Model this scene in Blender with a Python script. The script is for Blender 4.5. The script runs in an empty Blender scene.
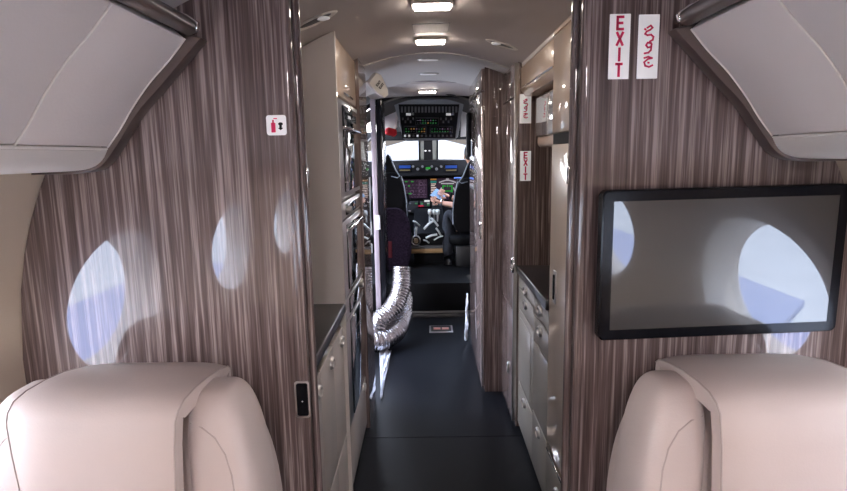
import bpy, bmesh, math, random
from mathutils import Vector, Matrix
random.seed(7)
PI = math.pi
SC = bpy.context.scene
COL = SC.collection

# ------------------------------------------------------------------ camera
EYE = Vector((0, 0, 1.40)); FPX = 565.0
yc = Vector((2.5, 90.5, -FPX)).normalized()
v = Vector((1, math.tan(math.radians(1.0)), 0))
xc = (v - v.dot(yc) * yc).normalized()
zc = xc.cross(yc)
RM = Matrix((xc, yc, zc))
cd = bpy.data.cameras.new('camera'); cd.sensor_width = 36; cd.lens = FPX * 36 / 847
cd.clip_start = .02; cd.clip_end = 600
cam = bpy.data.objects.new('camera', cd); COL.objects.link(cam)
cam.matrix_world = Matrix.Translation(EYE) @ RM.to_4x4()
SC.camera = cam
def ray(px, py): return RM @ Vector((px - 423.5, 245.5 - py, -FPX))
def at(px, py, Y):                      # measured point of the photograph on the plane Y
    d = ray(px, py); return EYE + d * (Y / d.y)
def atx(px, py, X):                     # the same on a plane of constant X
    d = ray(px, py); return EYE + d * (X / d.x)
def atz(px, py, Z):
    d = ray(px, py); return EYE + d * ((Z - EYE.z) / d.z)

# ------------------------------------------------------------------ world, sun, exposure
SC.view_settings.view_transform = 'Standard'; SC.view_settings.look = 'None'
SC.view_settings.gamma = 1; SC.view_settings.use_curve_mapping = False
SC.view_settings.exposure = 0.86
W = bpy.data.worlds.new('sky'); SC.world = W; W.use_nodes = True
nt = W.node_tree; nt.nodes.clear()
wo = nt.nodes.new('ShaderNodeOutputWorld'); bg = nt.nodes.new('ShaderNodeBackground')
tc = nt.nodes.new('ShaderNodeTexCoord'); sx = nt.nodes.new('ShaderNodeSeparateXYZ')
cr = nt.nodes.new('ShaderNodeValToRGB')
cr.color_ramp.elements[0].position = 0.0; cr.color_ramp.elements[0].color = (.95, .93, .95, 1)
cr.color_ramp.elements[1].position = .6; cr.color_ramp.elements[1].color = (.62, .74, 1, 1)
nt.links.new(tc.outputs['Generated'], sx.inputs[0]); nt.links.new(sx.outputs['Z'], cr.inputs[0])
nt.links.new(cr.outputs[0], bg.inputs[0]); nt.links.new(bg.outputs[0], wo.inputs[0])
bg.inputs[1].default_value = 10
sd = bpy.data.lights.new('sun', 'SUN'); sd.energy = 3; sd.angle = .02; sd.color = (1, .95, .9)
sun = bpy.data.objects.new('sun', sd); COL.objects.link(sun)
sun.rotation_euler = (math.radians(-20), math.radians(8), 0)

# ------------------------------------------------------------------ materials
MATS = {}
def mat(name, col, rough=.5, metal=0, coat=0, coat_r=.03, emis=None, estr=0, spec=.5, bump=None, var=0, vscale=40):
    if name in MATS: return MATS[name]
    m = bpy.data.materials.new(name); m.use_nodes = True; n = m.node_tree; b = n.nodes['Principled BSDF']
    c = tuple(col) + (1,)
    b.inputs['Base Color'].default_value = c; b.inputs['Roughness'].default_value = rough
    b.inputs['Metallic'].default_value = metal; b.inputs['Coat Weight'].default_value = coat
    b.inputs['Coat Roughness'].default_value = coat_r; b.inputs['Specular IOR Level'].default_value = spec
    if emis: b.inputs['Emission Color'].default_value = tuple(emis) + (1,); b.inputs['Emission Strength'].default_value = estr
    t = n.nodes.new('ShaderNodeTexCoord')
    if var:
        nz = n.nodes.new('ShaderNodeTexNoise'); nz.inputs['Scale'].default_value = vscale; nz.inputs['Detail'].default_value = 4
        r = n.nodes.new('ShaderNodeValToRGB')
        r.color_ramp.elements[0].position = .3; r.color_ramp.elements[1].position = .7
        r.color_ramp.elements[0].color = tuple(x * (1 - var) for x in col) + (1,)
        r.color_ramp.elements[1].color = tuple(min(1, x * (1 + var)) for x in col) + (1,)
        n.links.new(t.outputs['Object'], nz.inputs[0]); n.links.new(nz.outputs[0], r.inputs[0]); n.links.new(r.outputs[0], b.inputs['Base Color'])
    if bump:
        nz = n.nodes.new('ShaderNodeTexNoise'); nz.inputs['Scale'].default_value = bump[0]; nz.inputs['Detail'].default_value = 3
        bp = n.nodes.new('ShaderNodeBump'); bp.inputs['Strength'].default_value = bump[1]; bp.inputs['Distance'].default_value = .002
        n.links.new(t.outputs['Object'], nz.inputs[0]); n.links.new(nz.outputs[0], bp.inputs['Height']); n.links.new(bp.outputs[0], b.inputs['Normal'])
    MATS[name] = m; return m
def wood(name, dark, mid, light, coat=1.0, sx=115, rough=.45):
    m = bpy.data.materials.new(name); m.use_nodes = True; n = m.node_tree; b = n.nodes['Principled BSDF']; L = n.links.new
    t = n.nodes.new('ShaderNodeTexCoord')
    def streak(sc, z, det, seed):
        mp = n.nodes.new('ShaderNodeMapping'); mp.inputs['Scale'].default_value = (sc, sc, z); mp.inputs['Location'].default_value = (seed, seed * .3, seed)
        nz = n.nodes.new('ShaderNodeTexNoise'); nz.inputs['Scale'].default_value = 1; nz.inputs['Detail'].default_value = det; nz.inputs['Roughness'].default_value = .6
        L(t.outputs['Object'], mp.inputs[0]); L(mp.outputs[0], nz.inputs[0]); return nz
    a = streak(sx, 2.2, 4, 3.1); c = streak(sx * 3.2, 5, 2, 9.7); d = streak(14, .8, 2, 5)
    mx = n.nodes.new('ShaderNodeMath'); mx.operation = 'MULTIPLY_ADD'; mx.inputs[1].default_value = .35
    L(c.outputs[0], mx.inputs[0]); L(a.outputs[0], mx.inputs[2])
    m2 = n.nodes.new('ShaderNodeMath'); m2.operation = 'MULTIPLY_ADD'; m2.inputs[1].default_value = .3
    L(d.outputs[0], m2.inputs[0]); L(mx.outputs[0], m2.inputs[2])
    r = n.nodes.new('ShaderNodeValToRGB'); e = r.color_ramp.elements
    e[0].position = .62; e[0].color = tuple(dark) + (1,); e[1].position = 1.03 if False else 1.0; e[1].color = tuple(light) + (1,)
    k = e.new(.83); k.color = tuple(mid) + (1,)
    L(m2.outputs[0], r.inputs[0]); L(r.outputs[0], b.inputs['Base Color'])
    b.inputs['Roughness'].default_value = rough; b.inputs['Coat Weight'].default_value = coat; b.inputs['Coat Roughness'].default_value = .012
    b.inputs['Coat IOR'].default_value = 1.75; b.inputs['Specular IOR Level'].default_value = .15
    MATS[name] = m; return m
WOOD = wood('veneer', (.066, .042, .040), (.145, .102, .097), (.39, .31, .295))
WOODD = wood('veneer_dark', (.05, .03, .03), (.11, .07, .068), (.2, .15, .145))
LEATHER = mat('leather', (.53, .44, .412), .42, bump=(260, .12), var=.03, vscale=9)
PIPING = mat('piping', (.40, .33, .30), .6)
VINYL = mat('vinyl', (.78, .71, .68), .55, bump=(180, .15), var=.02, vscale=6)
VINYLW = mat('vinyl_white', (.80, .75, .70), .5)
SIDEW = mat('sidewall', (.56, .46, .36), .6, bump=(160, .15))
BRONZE = mat('bronze', (.13, .10, .092), .35, .6, coat=.4)
RAILM = mat('dark_rail', (.10, .075, .065), .38, .1, coat=.4)
CEIL = mat('ceiling_paint', (.50, .445, .425), .6, bump=(90, .05))
CEILW = mat('ceiling_pale', (.60, .56, .52), .6)
CHROME = mat('chrome', (.82, .80, .80), .12, 1)
BRUSH = mat('brushed_metal', (.55, .53, .52), .28, 1)
CREAM = mat('cream_laminate', (.70, .64, .60), .38, coat=.4, coat_r=.08)
TAN = mat('tan_laminate', (.62, .46, .34), .3, coat=.7)
GREY = mat('grey_laminate', (.40, .365, .315), .4, coat=.5, coat_r=.1)
BLACK = mat('black_gloss', (.006, .006, .008), .16, spec=.18)
BLACKM = mat('black_matte', (.005, .005, .006), .6, spec=.14)
DARKB = mat('dark_counter', (.014, .014, .018), .3, coat=.25)
GLASSD = mat('dark_glass', (.010, .014, .018), .06, coat=1)
FLOORM = mat('dark_floor', (.006, .007, .010), .40, spec=.14, var=.5, vscale=420, bump=(500, .2))
WHITE = mat('sign_white', (.90, .88, .89), .4, emis=(1, .97, .98), estr=.12)
RED = mat('sign_red', (.78, .008, .11), .45)
REDC = mat('red_fabric', (.55, .01, .02), .8, bump=(200, .5))
LAMP = mat('lamp_glow', (1, .95, .85), .5, emis=(1, .89, .78), estr=45)
SCREEN = mat('screen_off', (.032, .030, .029), .36, coat=1, coat_r=.02, spec=.28)
MATS['screen_off'].node_tree.nodes['Principled BSDF'].inputs['Coat IOR'].default_value = 1.75
FOIL = mat('foil', (.50, .48, .50), .22, 1, bump=(60, 1.0))
for n_ in FOIL.node_tree.nodes:
    if n_.type == 'BUMP': n_.inputs['Distance'].default_value = .006
PLASTIC = mat('clear_sheet', (.72, .74, .82), .3, coat=.6, bump=(40, .6))
SKIN = mat('skin', (.52, .27, .18), .5)
HAIR = mat('hair', (.015, .010, .008), .7)
SHIRT = mat('dark_uniform', (.012, .013, .02), .8, bump=(300, .2))
PURPLE = mat('purple_fabric', (.020, .013, .025), .9, spec=.1, bump=(220, .8), var=.6, vscale=60)
VISOR = mat('visor', (.70, .68, .68), .5)
DKGREY = mat('dark_grey', (.020, .020, .022), .45)
MIDGREY = mat('mid_grey', (.10, .10, .105), .5)
PBLUE = mat('paper_blue', (.16, .27, .42), .5)
GOLD = mat('gold_trim', (.42, .27, .13), .4, .3)
def translucent(name, c):
    m = bpy.data.materials.new(name); m.use_nodes = True; n = m.node_tree; b = n.nodes['Principled BSDF']; o = n.nodes['Material Output']
    b.inputs['Base Color'].default_value = c + (1,); t = n.nodes.new('ShaderNodeBsdfTranslucent'); t.inputs[0].default_value = c + (1,); mx = n.nodes.new('ShaderNodeMixShader')
    n.links.new(b.outputs[0], mx.inputs[1]); n.links.new(t.outputs[0], mx.inputs[2]); n.links.new(mx.outputs[0], o.inputs[0]); return m
VISOR = translucent('visor_translucent', (.75, .73, .73))
def glass(name='window_glass'):
    m = bpy.data.materials.new(name); m.use_nodes = True; n = m.node_tree; n.nodes.clear(); L = n.links.new
    o = n.nodes.new('ShaderNodeOutputMaterial'); mx = n.nodes.new('ShaderNodeMixShader'); fr = n.nodes.new('ShaderNodeFresnel'); fr.inputs[0].default_value = 1.35
    t = n.nodes.new('ShaderNodeBsdfTransparent'); t.inputs[0].default_value = (.93, .95, .95, 1); g = n.nodes.new('ShaderNodeBsdfGlossy'); g.inputs['Roughness'].default_value = .02
    L(fr.outputs[0], mx.inputs[0]); L(t.outputs[0], mx.inputs[1]); L(g.outputs[0], mx.inputs[2]); L(mx.outputs[0], o.inputs[0]); return m
GLASS = glass()
def glow(name, c, s): return mat(name, tuple(x * .10 for x in c), .4, spec=.2, emis=c, estr=s)
GBLUE = glow('lcd_blue', (.05, .2, 1), 0.065); GGREEN = glow('lcd_green', (.05, .8, .08), 0.162); GMAG = glow('lcd_purple', (.13, .055, .12), 0.056)
GWHITE = glow('lcd_white', (.75, .7, .75), 0.246); GORANGE = glow('lcd_orange', (.9, .4, .08), 0.172); GTEAL = glow('lcd_teal', (.05, .5, .45), 0.151); GRED = glow('lcd_red', (.9, .03, .1), 0.270)
GLILAC = glow('lcd_lilac', (.4, .25, .4), 0.192)

# ------------------------------------------------------------------ mesh helpers
class MB:
    def __init__(s): s.bm = bmesh.new()
    def raw(s, vs, fs):
        b = [s.bm.verts.new(v) for v in vs]
        for f in fs:
            try: s.bm.faces.new([b[i] for i in f])
            except ValueError: pass
        return s
    def box(s, x0, x1, y0, y1, z0, z1, bev=0, seg=2):
        x0, x1 = min(x0, x1), max(x0, x1)
        vs = [(x, y, z) for x in (x0, x1) for y in (y0, y1) for z in (z0, z1)]
        return s.solid(vs, [(0, 1, 3, 2), (4, 6, 7, 5), (0, 4, 5, 1), (2, 3, 7, 6), (0, 2, 6, 4), (1, 5, 7, 3)], bev, seg)
    def solid(s, vs, fs, bev=0, seg=2):
        t = bmesh.new(); b = [t.verts.new(v) for v in vs]
        for f in fs: t.faces.new([b[i] for i in f])
        bmesh.ops.recalc_face_normals(t, faces=t.faces)
        if bev:
            t.normal_update()
            es = [e for e in t.edges if len(e.link_faces) == 2 and e.calc_face_angle(0) > math.radians(25)]
            bmesh.ops.bevel(t, geom=es, offset=bev, segments=seg, affect='EDGES', profile=.5, clamp_overlap=True)
        me = bpy.data.meshes.new('t'); t.to_mesh(me); t.free(); s.bm.from_mesh(me); bpy.data.meshes.remove(me); return s
    def prism(s, front, back, bev=0, seg=2):        # two matching outlines
        n = len(front); vs = list(front) + list(back)
        fs = [tuple(range(n)), tuple(range(2 * n - 1, n - 1, -1))] + [(i, (i + 1) % n, n + (i + 1) % n, n + i) for i in range(n)]
        return s.solid(vs, fs, bev, seg)
    def obox(s, c, ax, ay, az, hx, hy, hz, bev=0, seg=2):   # oriented box
        c = Vector(c); P = lambda i, j, k: c + ax * hx * i + ay * hy * j + az * hz * k
        vs = [P(i, j, k) for i in (-1, 1) for j in (-1, 1) for k in (-1, 1)]
        return s.solid(vs, [(0, 1, 3, 2), (4, 6, 7, 5), (0, 4, 5, 1), (2, 3, 7, 6), (0, 2, 6, 4), (1, 5, 7, 3)], bev, seg)
    def tube(s, pts, r, seg=10, closed=False, cap=True):
        pts = [Vector(p) for p in pts]; n = len(pts); rings = []
        up = Vector((0, 0, 1))
        prev = None
        for i, p in enumerate(pts):
            a = pts[i - 1] if (i or closed) else p; b = pts[(i + 1) % n] if (i < n - 1 or closed) else p
            t = (b - a).normalized()
            if prev is None:
                u = t.cross(up) if abs(t.z) < .9 else t.cross(Vector((1, 0, 0)))
            else: u = prev - t * prev.dot(t)
            u.normalize(); prev = u; w = t.cross(u)
            rr = r[i] if isinstance(r, (list, tuple)) else r
            rings.append([s.bm.verts.new(p + (u * math.cos(2 * PI * k / seg) + w * math.sin(2 * PI * k / seg)) * rr) for k in range(seg)])
        m = n if closed else n - 1
        for i in range(m):
            A, B = rings[i], rings[(i + 1) % n]
            for k in range(seg): s.bm.faces.new((A[k], A[(k + 1) % seg], B[(k + 1) % seg], B[k]))
        if cap and not closed:
            s.bm.faces.new(rings[0][::-1]); s.bm.faces.new(rings[-1])
        return s
    def superbox(s, c, a, b, cc, n=4, nu=32, nv=20, warp=None):
        f = lambda v, e: math.copysign(abs(v) ** e, v); e = 2 / n; rows = []
        for j in range(nv + 1):
            ph = -PI / 2 + PI * j / nv; row = []
            for i in range(nu):
                th = 2 * PI * i / nu
                p = Vector((a * f(math.cos(ph), e) * f(math.cos(th), e), b * f(math.cos(ph), e) * f(math.sin(th), e), cc * f(math.sin(ph), e)))
                if warp: p = warp(p)
                row.append(p + Vector(c))
            rows.append(row)
        bot = s.bm.verts.new(sum(rows[0], Vector()) / nu); top = s.bm.verts.new(sum(rows[-1], Vector()) / nu)
        R = [[s.bm.verts.new(p) for p in row] for row in rows[1:-1]]
        for i in range(nu):
            k = (i + 1) % nu
            s.bm.faces.new((bot, R[0][k], R[0][i])); s.bm.faces.new((top, R[-1][i], R[-1][k]))
            for j in range(len(R) - 1): s.bm.faces.new((R[j][i], R[j][k], R[j + 1][k], R[j + 1][i]))
        return s
    def loft(s, rings, closed=True, cap0=False, cap1=False):
        R = [[s.bm.verts.new(p) for p in r] for r in rings]; n = len(R[0])
        for A, B in zip(R, R[1:]):
            for k in range(n if closed else n - 1): s.bm.faces.new((A[k], A[(k + 1) % n], B[(k + 1) % n], B[k]))
        if cap0: s.bm.faces.new(R[0][::-1])
        if cap1: s.bm.faces.new(R[-1])
        return s
    def disc(s, c, ax, ay, a, b, depth, seg=28):    # elliptical plate, thickness along ax x ay
        c = Vector(c); nrm = ax.cross(ay).normalized()
        ring = lambda k, q: [c + nrm * k + ax * a * q * math.cos(2 * PI * i / seg) + ay * b * q * math.sin(2 * PI * i / seg) for i in range(seg)]
        return s.loft([ring(0, 1), ring(depth * .7, 1), ring(depth, .93)], cap0=True, cap1=True)
    def ring(s, c, ax, ay, a, b, ai, bi, depth, seg=32):
        c = Vector(c); nrm = ax.cross(ay).normalized()
        E = lambda k, p, q: [c + nrm * k + ax * p * math.cos(2 * PI * i / seg) + ay * q * math.sin(2 * PI * i / seg) for i in range(seg)]
        return s.loft([E(0, ai, bi), E(0, a, b), E(depth * .6, a, b), E(depth, (a * 2 + ai) / 3, (b * 2 + bi) / 3), E(depth * .6, ai, bi), E(0, ai, bi)])
    def strokes(s, lines, w, O, ax, ay, d=.001):    # marks drawn in the plane (ax, ay)
        nrm = ax.cross(ay).normalized()
        for ln in lines:
            for (x0, y0), (x1, y1) in zip(ln, ln[1:]):
                a = Vector(O) + ax * x0 + ay * y0; b = Vector(O) + ax * x1 + ay * y1
                t = (b - a)
                if t.length < 1e-6: continue
                L = t.length / 2 + w * .38; t.normalize(); q = nrm.cross(t)
                s.obox((a + b) / 2 + nrm * d / 2, t, q, nrm, L, w / 2, d / 2)
        return s
def OBJ(name, mb, m, parent=None, loc=None, smooth=40, sub=0, solid=None):
    bm = mb.bm if isinstance(mb, MB) else mb
    base = Vector((0, 0, 0))
    if parent is not None:
        r = parent
        while r.parent: r = r.parent
        base = r.location
    elif loc is not None: base = Vector(loc)
    elif not sub and parent is None:
        lo = Vector((min(v.co.x for v in bm.verts), min(v.co.y for v in bm.verts), min(v.co.z for v in bm.verts)))
        hi = Vector((max(v.co.x for v in bm.verts), max(v.co.y for v in bm.verts), max(v.co.z for v in bm.verts)))
        base = Vector(((lo.x + hi.x) / 2, (lo.y + hi.y) / 2, lo.z))
    bmesh.ops.remove_doubles(bm, verts=bm.verts, dist=1e-6)
    bmesh.ops.recalc_face_normals(bm, faces=bm.faces)
    bmesh.ops.translate(bm, verts=bm.verts, vec=-base)
    me = bpy.data.meshes.new(name); bm.to_mesh(me); bm.free()
    if m: me.materials.append(m)
    if smooth:
        me.shade_smooth(); me.set_sharp_from_angle(angle=math.radians(smooth))
    o = bpy.data.objects.new(name, me); COL.objects.link(o)
    if parent is not None: o.parent = parent
    else: o.location = base
    if solid:
        md = o.modifiers.new('s', 'SOLIDIFY'); md.thickness = solid; md.offset = 0
    return o
def tag(o, label, cat, group=None, kind=None):
    if label: o['label'] = label
    if cat: o['category'] = cat
    if group: o['group'] = group
    if kind: o['kind'] = kind
    return o
def thing(name, loc, label, cat, group=None):
    o = bpy.data.objects.new(name, None); o.empty_display_size = .05; COL.objects.link(o); o.location = Vector(loc)
    return tag(o, label, cat, group)
def struct(name, mb, m, label=None, **k):
    o = OBJ(name, mb, m, **k); o['kind'] = 'structure'
    if label: o['label'] = label; 
    return o
def dup(root, loc, label, group=None):
    r = root.copy(); COL.objects.link(r); r.location = loc; r['label'] = label
    if group: r['group'] = group
    def rec(a, b):
        for ch in list(a.children):
            c = ch.copy(); COL.objects.link(c); c.parent = b; rec(ch, c)
    rec(root, r); return r
AX, AY, AZ = Vector((1, 0, 0)), Vector((0, 1, 0)), Vector((0, 0, 1))
XC = .028
HR, HZ = 1.02, .92
def hull_x(z, R=HR):
    if z >= HZ: return math.sqrt(max(0, R * R - (z - HZ) ** 2))
    return R * (1 - .22 * (HZ - z) ** 2)
def aft_z(x): x -= XC; return 1.86 - (1.3 - math.sqrt(1.69 - x * x))
def cock_z(x): return 1.898 - .16 * abs(x - XC) ** 2.6
def fwd_z(x): x -= XC; return HZ + math.sqrt(max(0.01, 1.0 - x * x))

# ------------------------------------------------------------------ the setting
YB = 1.30      # aft face of the two partitions
struct('floor', MB().box(-1.06, 1.12, -2.7, 4.90, -.06, 0), FLOORM, 'dark speckled glossy floor')
# sidewalls with oval window holes (cabin) and a door opening (vestibule, left)
WIN = [.85, -.20, -1.26, -2.2]; WZ = .965; WA, WB = .305, .245
def fwd_x(z): return .965 if z < 1.25 else .965 - (z - 1.25) * .53
def sidewall(side, y0, y1, zt, hole, dy=.03, m=SIDEW, name='wall', fx=None):
    fx = fx or hull_x
    mb = MB(); ny = round((y1 - y0) / dy); nz = 80; g = []
    for j in range(nz + 1):
        z = zt * j / nz
        g.append([mb.bm.verts.new((XC + side * fx(z), y0 + (y1 - y0) * i / ny, z)) for i in range(ny + 1)])
    for j in range(nz):
        for i in range(ny):
            y = y0 + (y1 - y0) * (i + .5) / ny; z = zt * (j + .5) / nz
            if hole(y, z): continue
            mb.bm.faces.new((g[j][i], g[j][i + 1], g[j + 1][i + 1], g[j + 1][i]))
    for v_ in [v_ for v_ in mb.bm.verts if not v_.link_faces]: mb.bm.verts.remove(v_)
    o = struct(name, mb, m, loc=(0, 0, 0)); md = o.modifiers.new('s', 'SOLIDIFY'); md.thickness = .02; md.offset = 0
    return o
inwin = lambda y, z: any(((y - w) / WA) ** 2 + ((z - WZ) / WB) ** 2 < 1 for w in WIN)
for side, nm in ((-1, 'wall_left'), (1, 'wall_right')):
    sidewall(side, -2.6, 1.345, 1.78, inwin, name=nm)
DY0, DY1, DZ = 3.16, 4.06, 1.60
sidewall(-1, 1.35, 4.95, 1.62, lambda y, z: DY0 < y < DY1 and z < DZ, name='wall_front_left', m=CREAM, fx=fwd_x)
sidewall(1, 1.35, 4.95, 1.62, lambda y, z: False, name='wall_front_right', m=CREAM, fx=fwd_x)
k = 0
for side in (-1, 1):
    for w in WIN:
        k += 1
        E = lambda a, b, off: [(XC + side * (hull_x(WZ + b * math.sin(t)) + off), w + a * math.cos(t), WZ + b * math.sin(t)) for t in [2 * PI * i / 48 for i in range(48)]]
        fr = MB().loft([E(.335, .275, .0), E(.33, .27, -.014), E(.30, .24, -.018), E(.275, .215, -.010), E(.262, .202, .05), E(.254, .194, .112), E(.27, .21, .118), E(.335, .275, .02)])
        r = struct('window_%d' % k, fr, VINYLW, 'oval cabin window bezel in the sidewall')
        pn = MB().loft([E(.254, .194, .052)], cap0=True)
        bm = MB(); vs = E(.258, .198, .110); bm.raw(vs, [tuple(range(48))])
        OBJ('pane', bm, GLASS, r)
        # half-lowered pleated shade along the lower rim
# aft ceiling and forward ceiling
def arch(zf, y0, y1, xa, xb, n=40, th=.012, ny=6):
    mb = MB(); xs = [xa + (xb - xa) * i / n for i in range(n + 1)]
    ring = lambda y: [Vector((x, y, zf(x))) for x in xs] + [Vector((x, y, zf(x) + th)) for x in reversed(xs)]
    mb.loft([ring(y0 + (y1 - y0) * j / ny) for j in range(ny + 1)], cap0=True, cap1=True); return mb
struct('ceiling', arch(aft_z, -2.6, YB, XC - .79, XC + .79), CEIL, 'pale arched cabin ceiling')
struct('ceiling_front', arch(fwd_z, YB, 3.02, XC - .80, XC + .80), CEIL, 'arched beige ceiling over the galley')
struct('ceiling_entry', arch(lambda x: fwd_z(x) - .004, 3.024, 4.10, XC - .80, XC + .80), CEILW)
struct('ceiling_cockpit', arch(cock_z, 4.10, 4.95, XC - .80, XC + .80), CEIL)
# outer skin that closes the tube above the liners
def skin(y0, y1):
    mb = MB(); rr = []
    for y in (y0, y1): rr.append([Vector((XC + 1.07 * math.cos(t), y, HZ + 1.07 * math.sin(t))) for t in [PI * i / 40 for i in range(41)]])
    mb.loft(rr, closed=False); return mb
o = struct('wall_roof', skin(-2.7, 5.3), MIDGREY, loc=(0, 0, 0))
# cut: skin only above 1.55 so that windows and door stay open
bmx = bmesh.new(); bmx.from_mesh(o.data)
bmesh.ops.delete(bmx, geom=[f for f in bmx.faces if f.calc_center_median().z < 1.62], context='FACES'); bmx.to_mesh(o.data); bmx.free()
# aft end wall behind the camera
def cross(y0, y1, xa, xb, zf, zb=0, n=24, hz=None):
    mb = MB(); xs = [xa + (xb - xa) * i / n for i in range(n + 1)]
    def ztop(x):
        dx = abs(x - XC)
        zh = HZ + math.sqrt(max(0, (HR - .012) ** 2 - dx * dx)) if dx < HR - .012 else HZ
        return min(zf(x) if abs(x - XC) < .95 else 9, zh)
    top = [(x, ztop(x)) for x in xs]
    ol = [(xa, zb)] + top + [(xb, zb)]
    mb.prism([(x, y0, z) for x, z in ol], [(x, y1, z) for x, z in ol]); return mb
struct('wall_back', cross(-2.7, -2.62, XC - 1.0, XC + 1.0, aft_z), WOOD)
# the two veneered partitions
XL, XR = -.312, .360
zl = lambda x: aft_z(x) + .03
struct('wall_partition_left', cross(YB, YB + .045, XC - 1.03, XL, zl, n=36), WOOD, 'lacquered grey-brown veneer partition left of the aisle')
struct('wall_partition_right', cross(YB, YB + .045, XR, XC + 1.03, zl, n=36), WOOD, 'lacquered grey-brown veneer partition right of the aisle')
# jambs: two lacquered bullnose posts with a bright reveal between
for i, (xw, sg) in enumerate(((XL, 1), (XR, -1))):
    if i: xw += .006
    mb = MB(); zt = aft_z(xw) + .01
    def post(x, y, r, m, nm, par=None):
        b = MB(); b.tube([(x, y, .0), (x, y, zt)], r, 20)
        return b
    j = struct('trim_%d' % (i + 1), post(xw + sg * .004, YB + .012, .013, 0, 0), WOOD, 'rounded glossy door post of the %s partition' % ('left', 'right')[i])
    OBJ('reveal', MB().box(xw - sg * .002, xw + sg * .010, YB + .028, YB + .058, 0, zt), BRONZE, j)
    OBJ('inner_post', MB().tube([(xw + sg * .012, YB + .072, 0), (xw + sg * .012, YB + .072, zt)], .013, 20), WOOD, j)
    OBJ('metal_strip', MB().box(xw - sg * .012, xw + sg * .0135, YB + .088, YB + .096, 0, zt, .002), BRUSH, j)
    OBJ('latch_plate', MB().box(xw + sg * .024, xw + sg * .027, YB + .062, YB + .078, 1.325, 1.375, .001), CHROME, j)
# entry door opening frame on the left
df = MB()
for (y0, y1, z0, z1) in ((DY0 - .05, DY0 + .015, 0, DZ + .05), (DY1 - .015, DY1 + .05, 0, DZ + .05)):
    n = 14
    for q in range(n):
        za = z0 + (z1 - z0) * q / n; zb_ = z0 + (z1 - z0) * (q + 1) / n
        xa, xb = XC - fwd_x(za), XC - fwd_x(zb_)
        df.prism([(xa - .03, y0, za), (xa + .03, y0, za), (xb + .03, y0, zb_), (xb - .03, y0, zb_)], [(xa - .03, y1, za), (xa + .03, y1, za), (xb + .03, y1, zb_), (xb - .03, y1, zb_)])
xa = XC - fwd_x(DZ)
df.box(xa - .05, xa + .04, DY0 - .05, DY1 + .05, DZ, DZ + .06)
struct('door_1', df, CREAM, 'frame of the open entry doorway on the left')
# outside
def gz(y): return -1.9 + .034 * y
def ground(x0, x1, y0, y1, dz, m, name, label):
    mb = MB().raw([(x0, y0, gz(y0) + dz), (x1, y0, gz(y0) + dz), (x1, y1, gz(y1) + dz), (x0, y1, gz(y1) + dz)], [(0, 1, 2, 3)])
    o = struct(name, mb, m, label); return o
TARM = mat('apron_beige', (.026, .0205, .0155), .9, spec=0, var=.12, vscale=.5); LANE = mat('apron_pale', (.10, .098, .095), .9, spec=0, var=.06, vscale=.8)
ground(-300, 300, -60, 500, -.02, TARM, 'ground', 'beige airport apron beyond the windscreen')
BOUNCE = mat('reflector_pale', (.50, .50, .50), .9, var=.05, vscale=.6, spec=0)  # unseen pale ground added so the glossy walls mirror bright windows
ground(-60, -1.6, -70, 3.5, .0, BOUNCE, 'ground_reflector', 'unseen pale concrete patch left of the aircraft, added to brighten the window reflections')
ground(1.6, 60, -70, 3.5, .0, BOUNCE, 'ground_reflector', 'unseen pale concrete patch right of the aircraft, added to brighten the window reflections')
for s_ in (-1, 1):  # unseen wing stubs, cut short to turn the lower window reflections blue
    o = struct('wing_stub', MB().prism([(s_ * 1.25, -7, -.62), (s_ * 4.6, -7.6, -.42), (s_ * 4.6, -7.6, -.50), (s_ * 1.25, -7, -.86)], [(s_ * 1.25, -.4, -.62), (s_ * 4.6, -3.0, -.42), (s_ * 4.6, -3.0, -.50), (s_ * 1.25, -.4, -.86)], .02), mat('wing_tint', (.16, .20, .36), .4), 'unseen short blue-grey wing outside the cabin windows, shaped to tint their reflections')
ground(-12.5, 12.5, 9, 500, .0, LANE, 'ground_lane', 'pale concrete lane running away from the nose')

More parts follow.
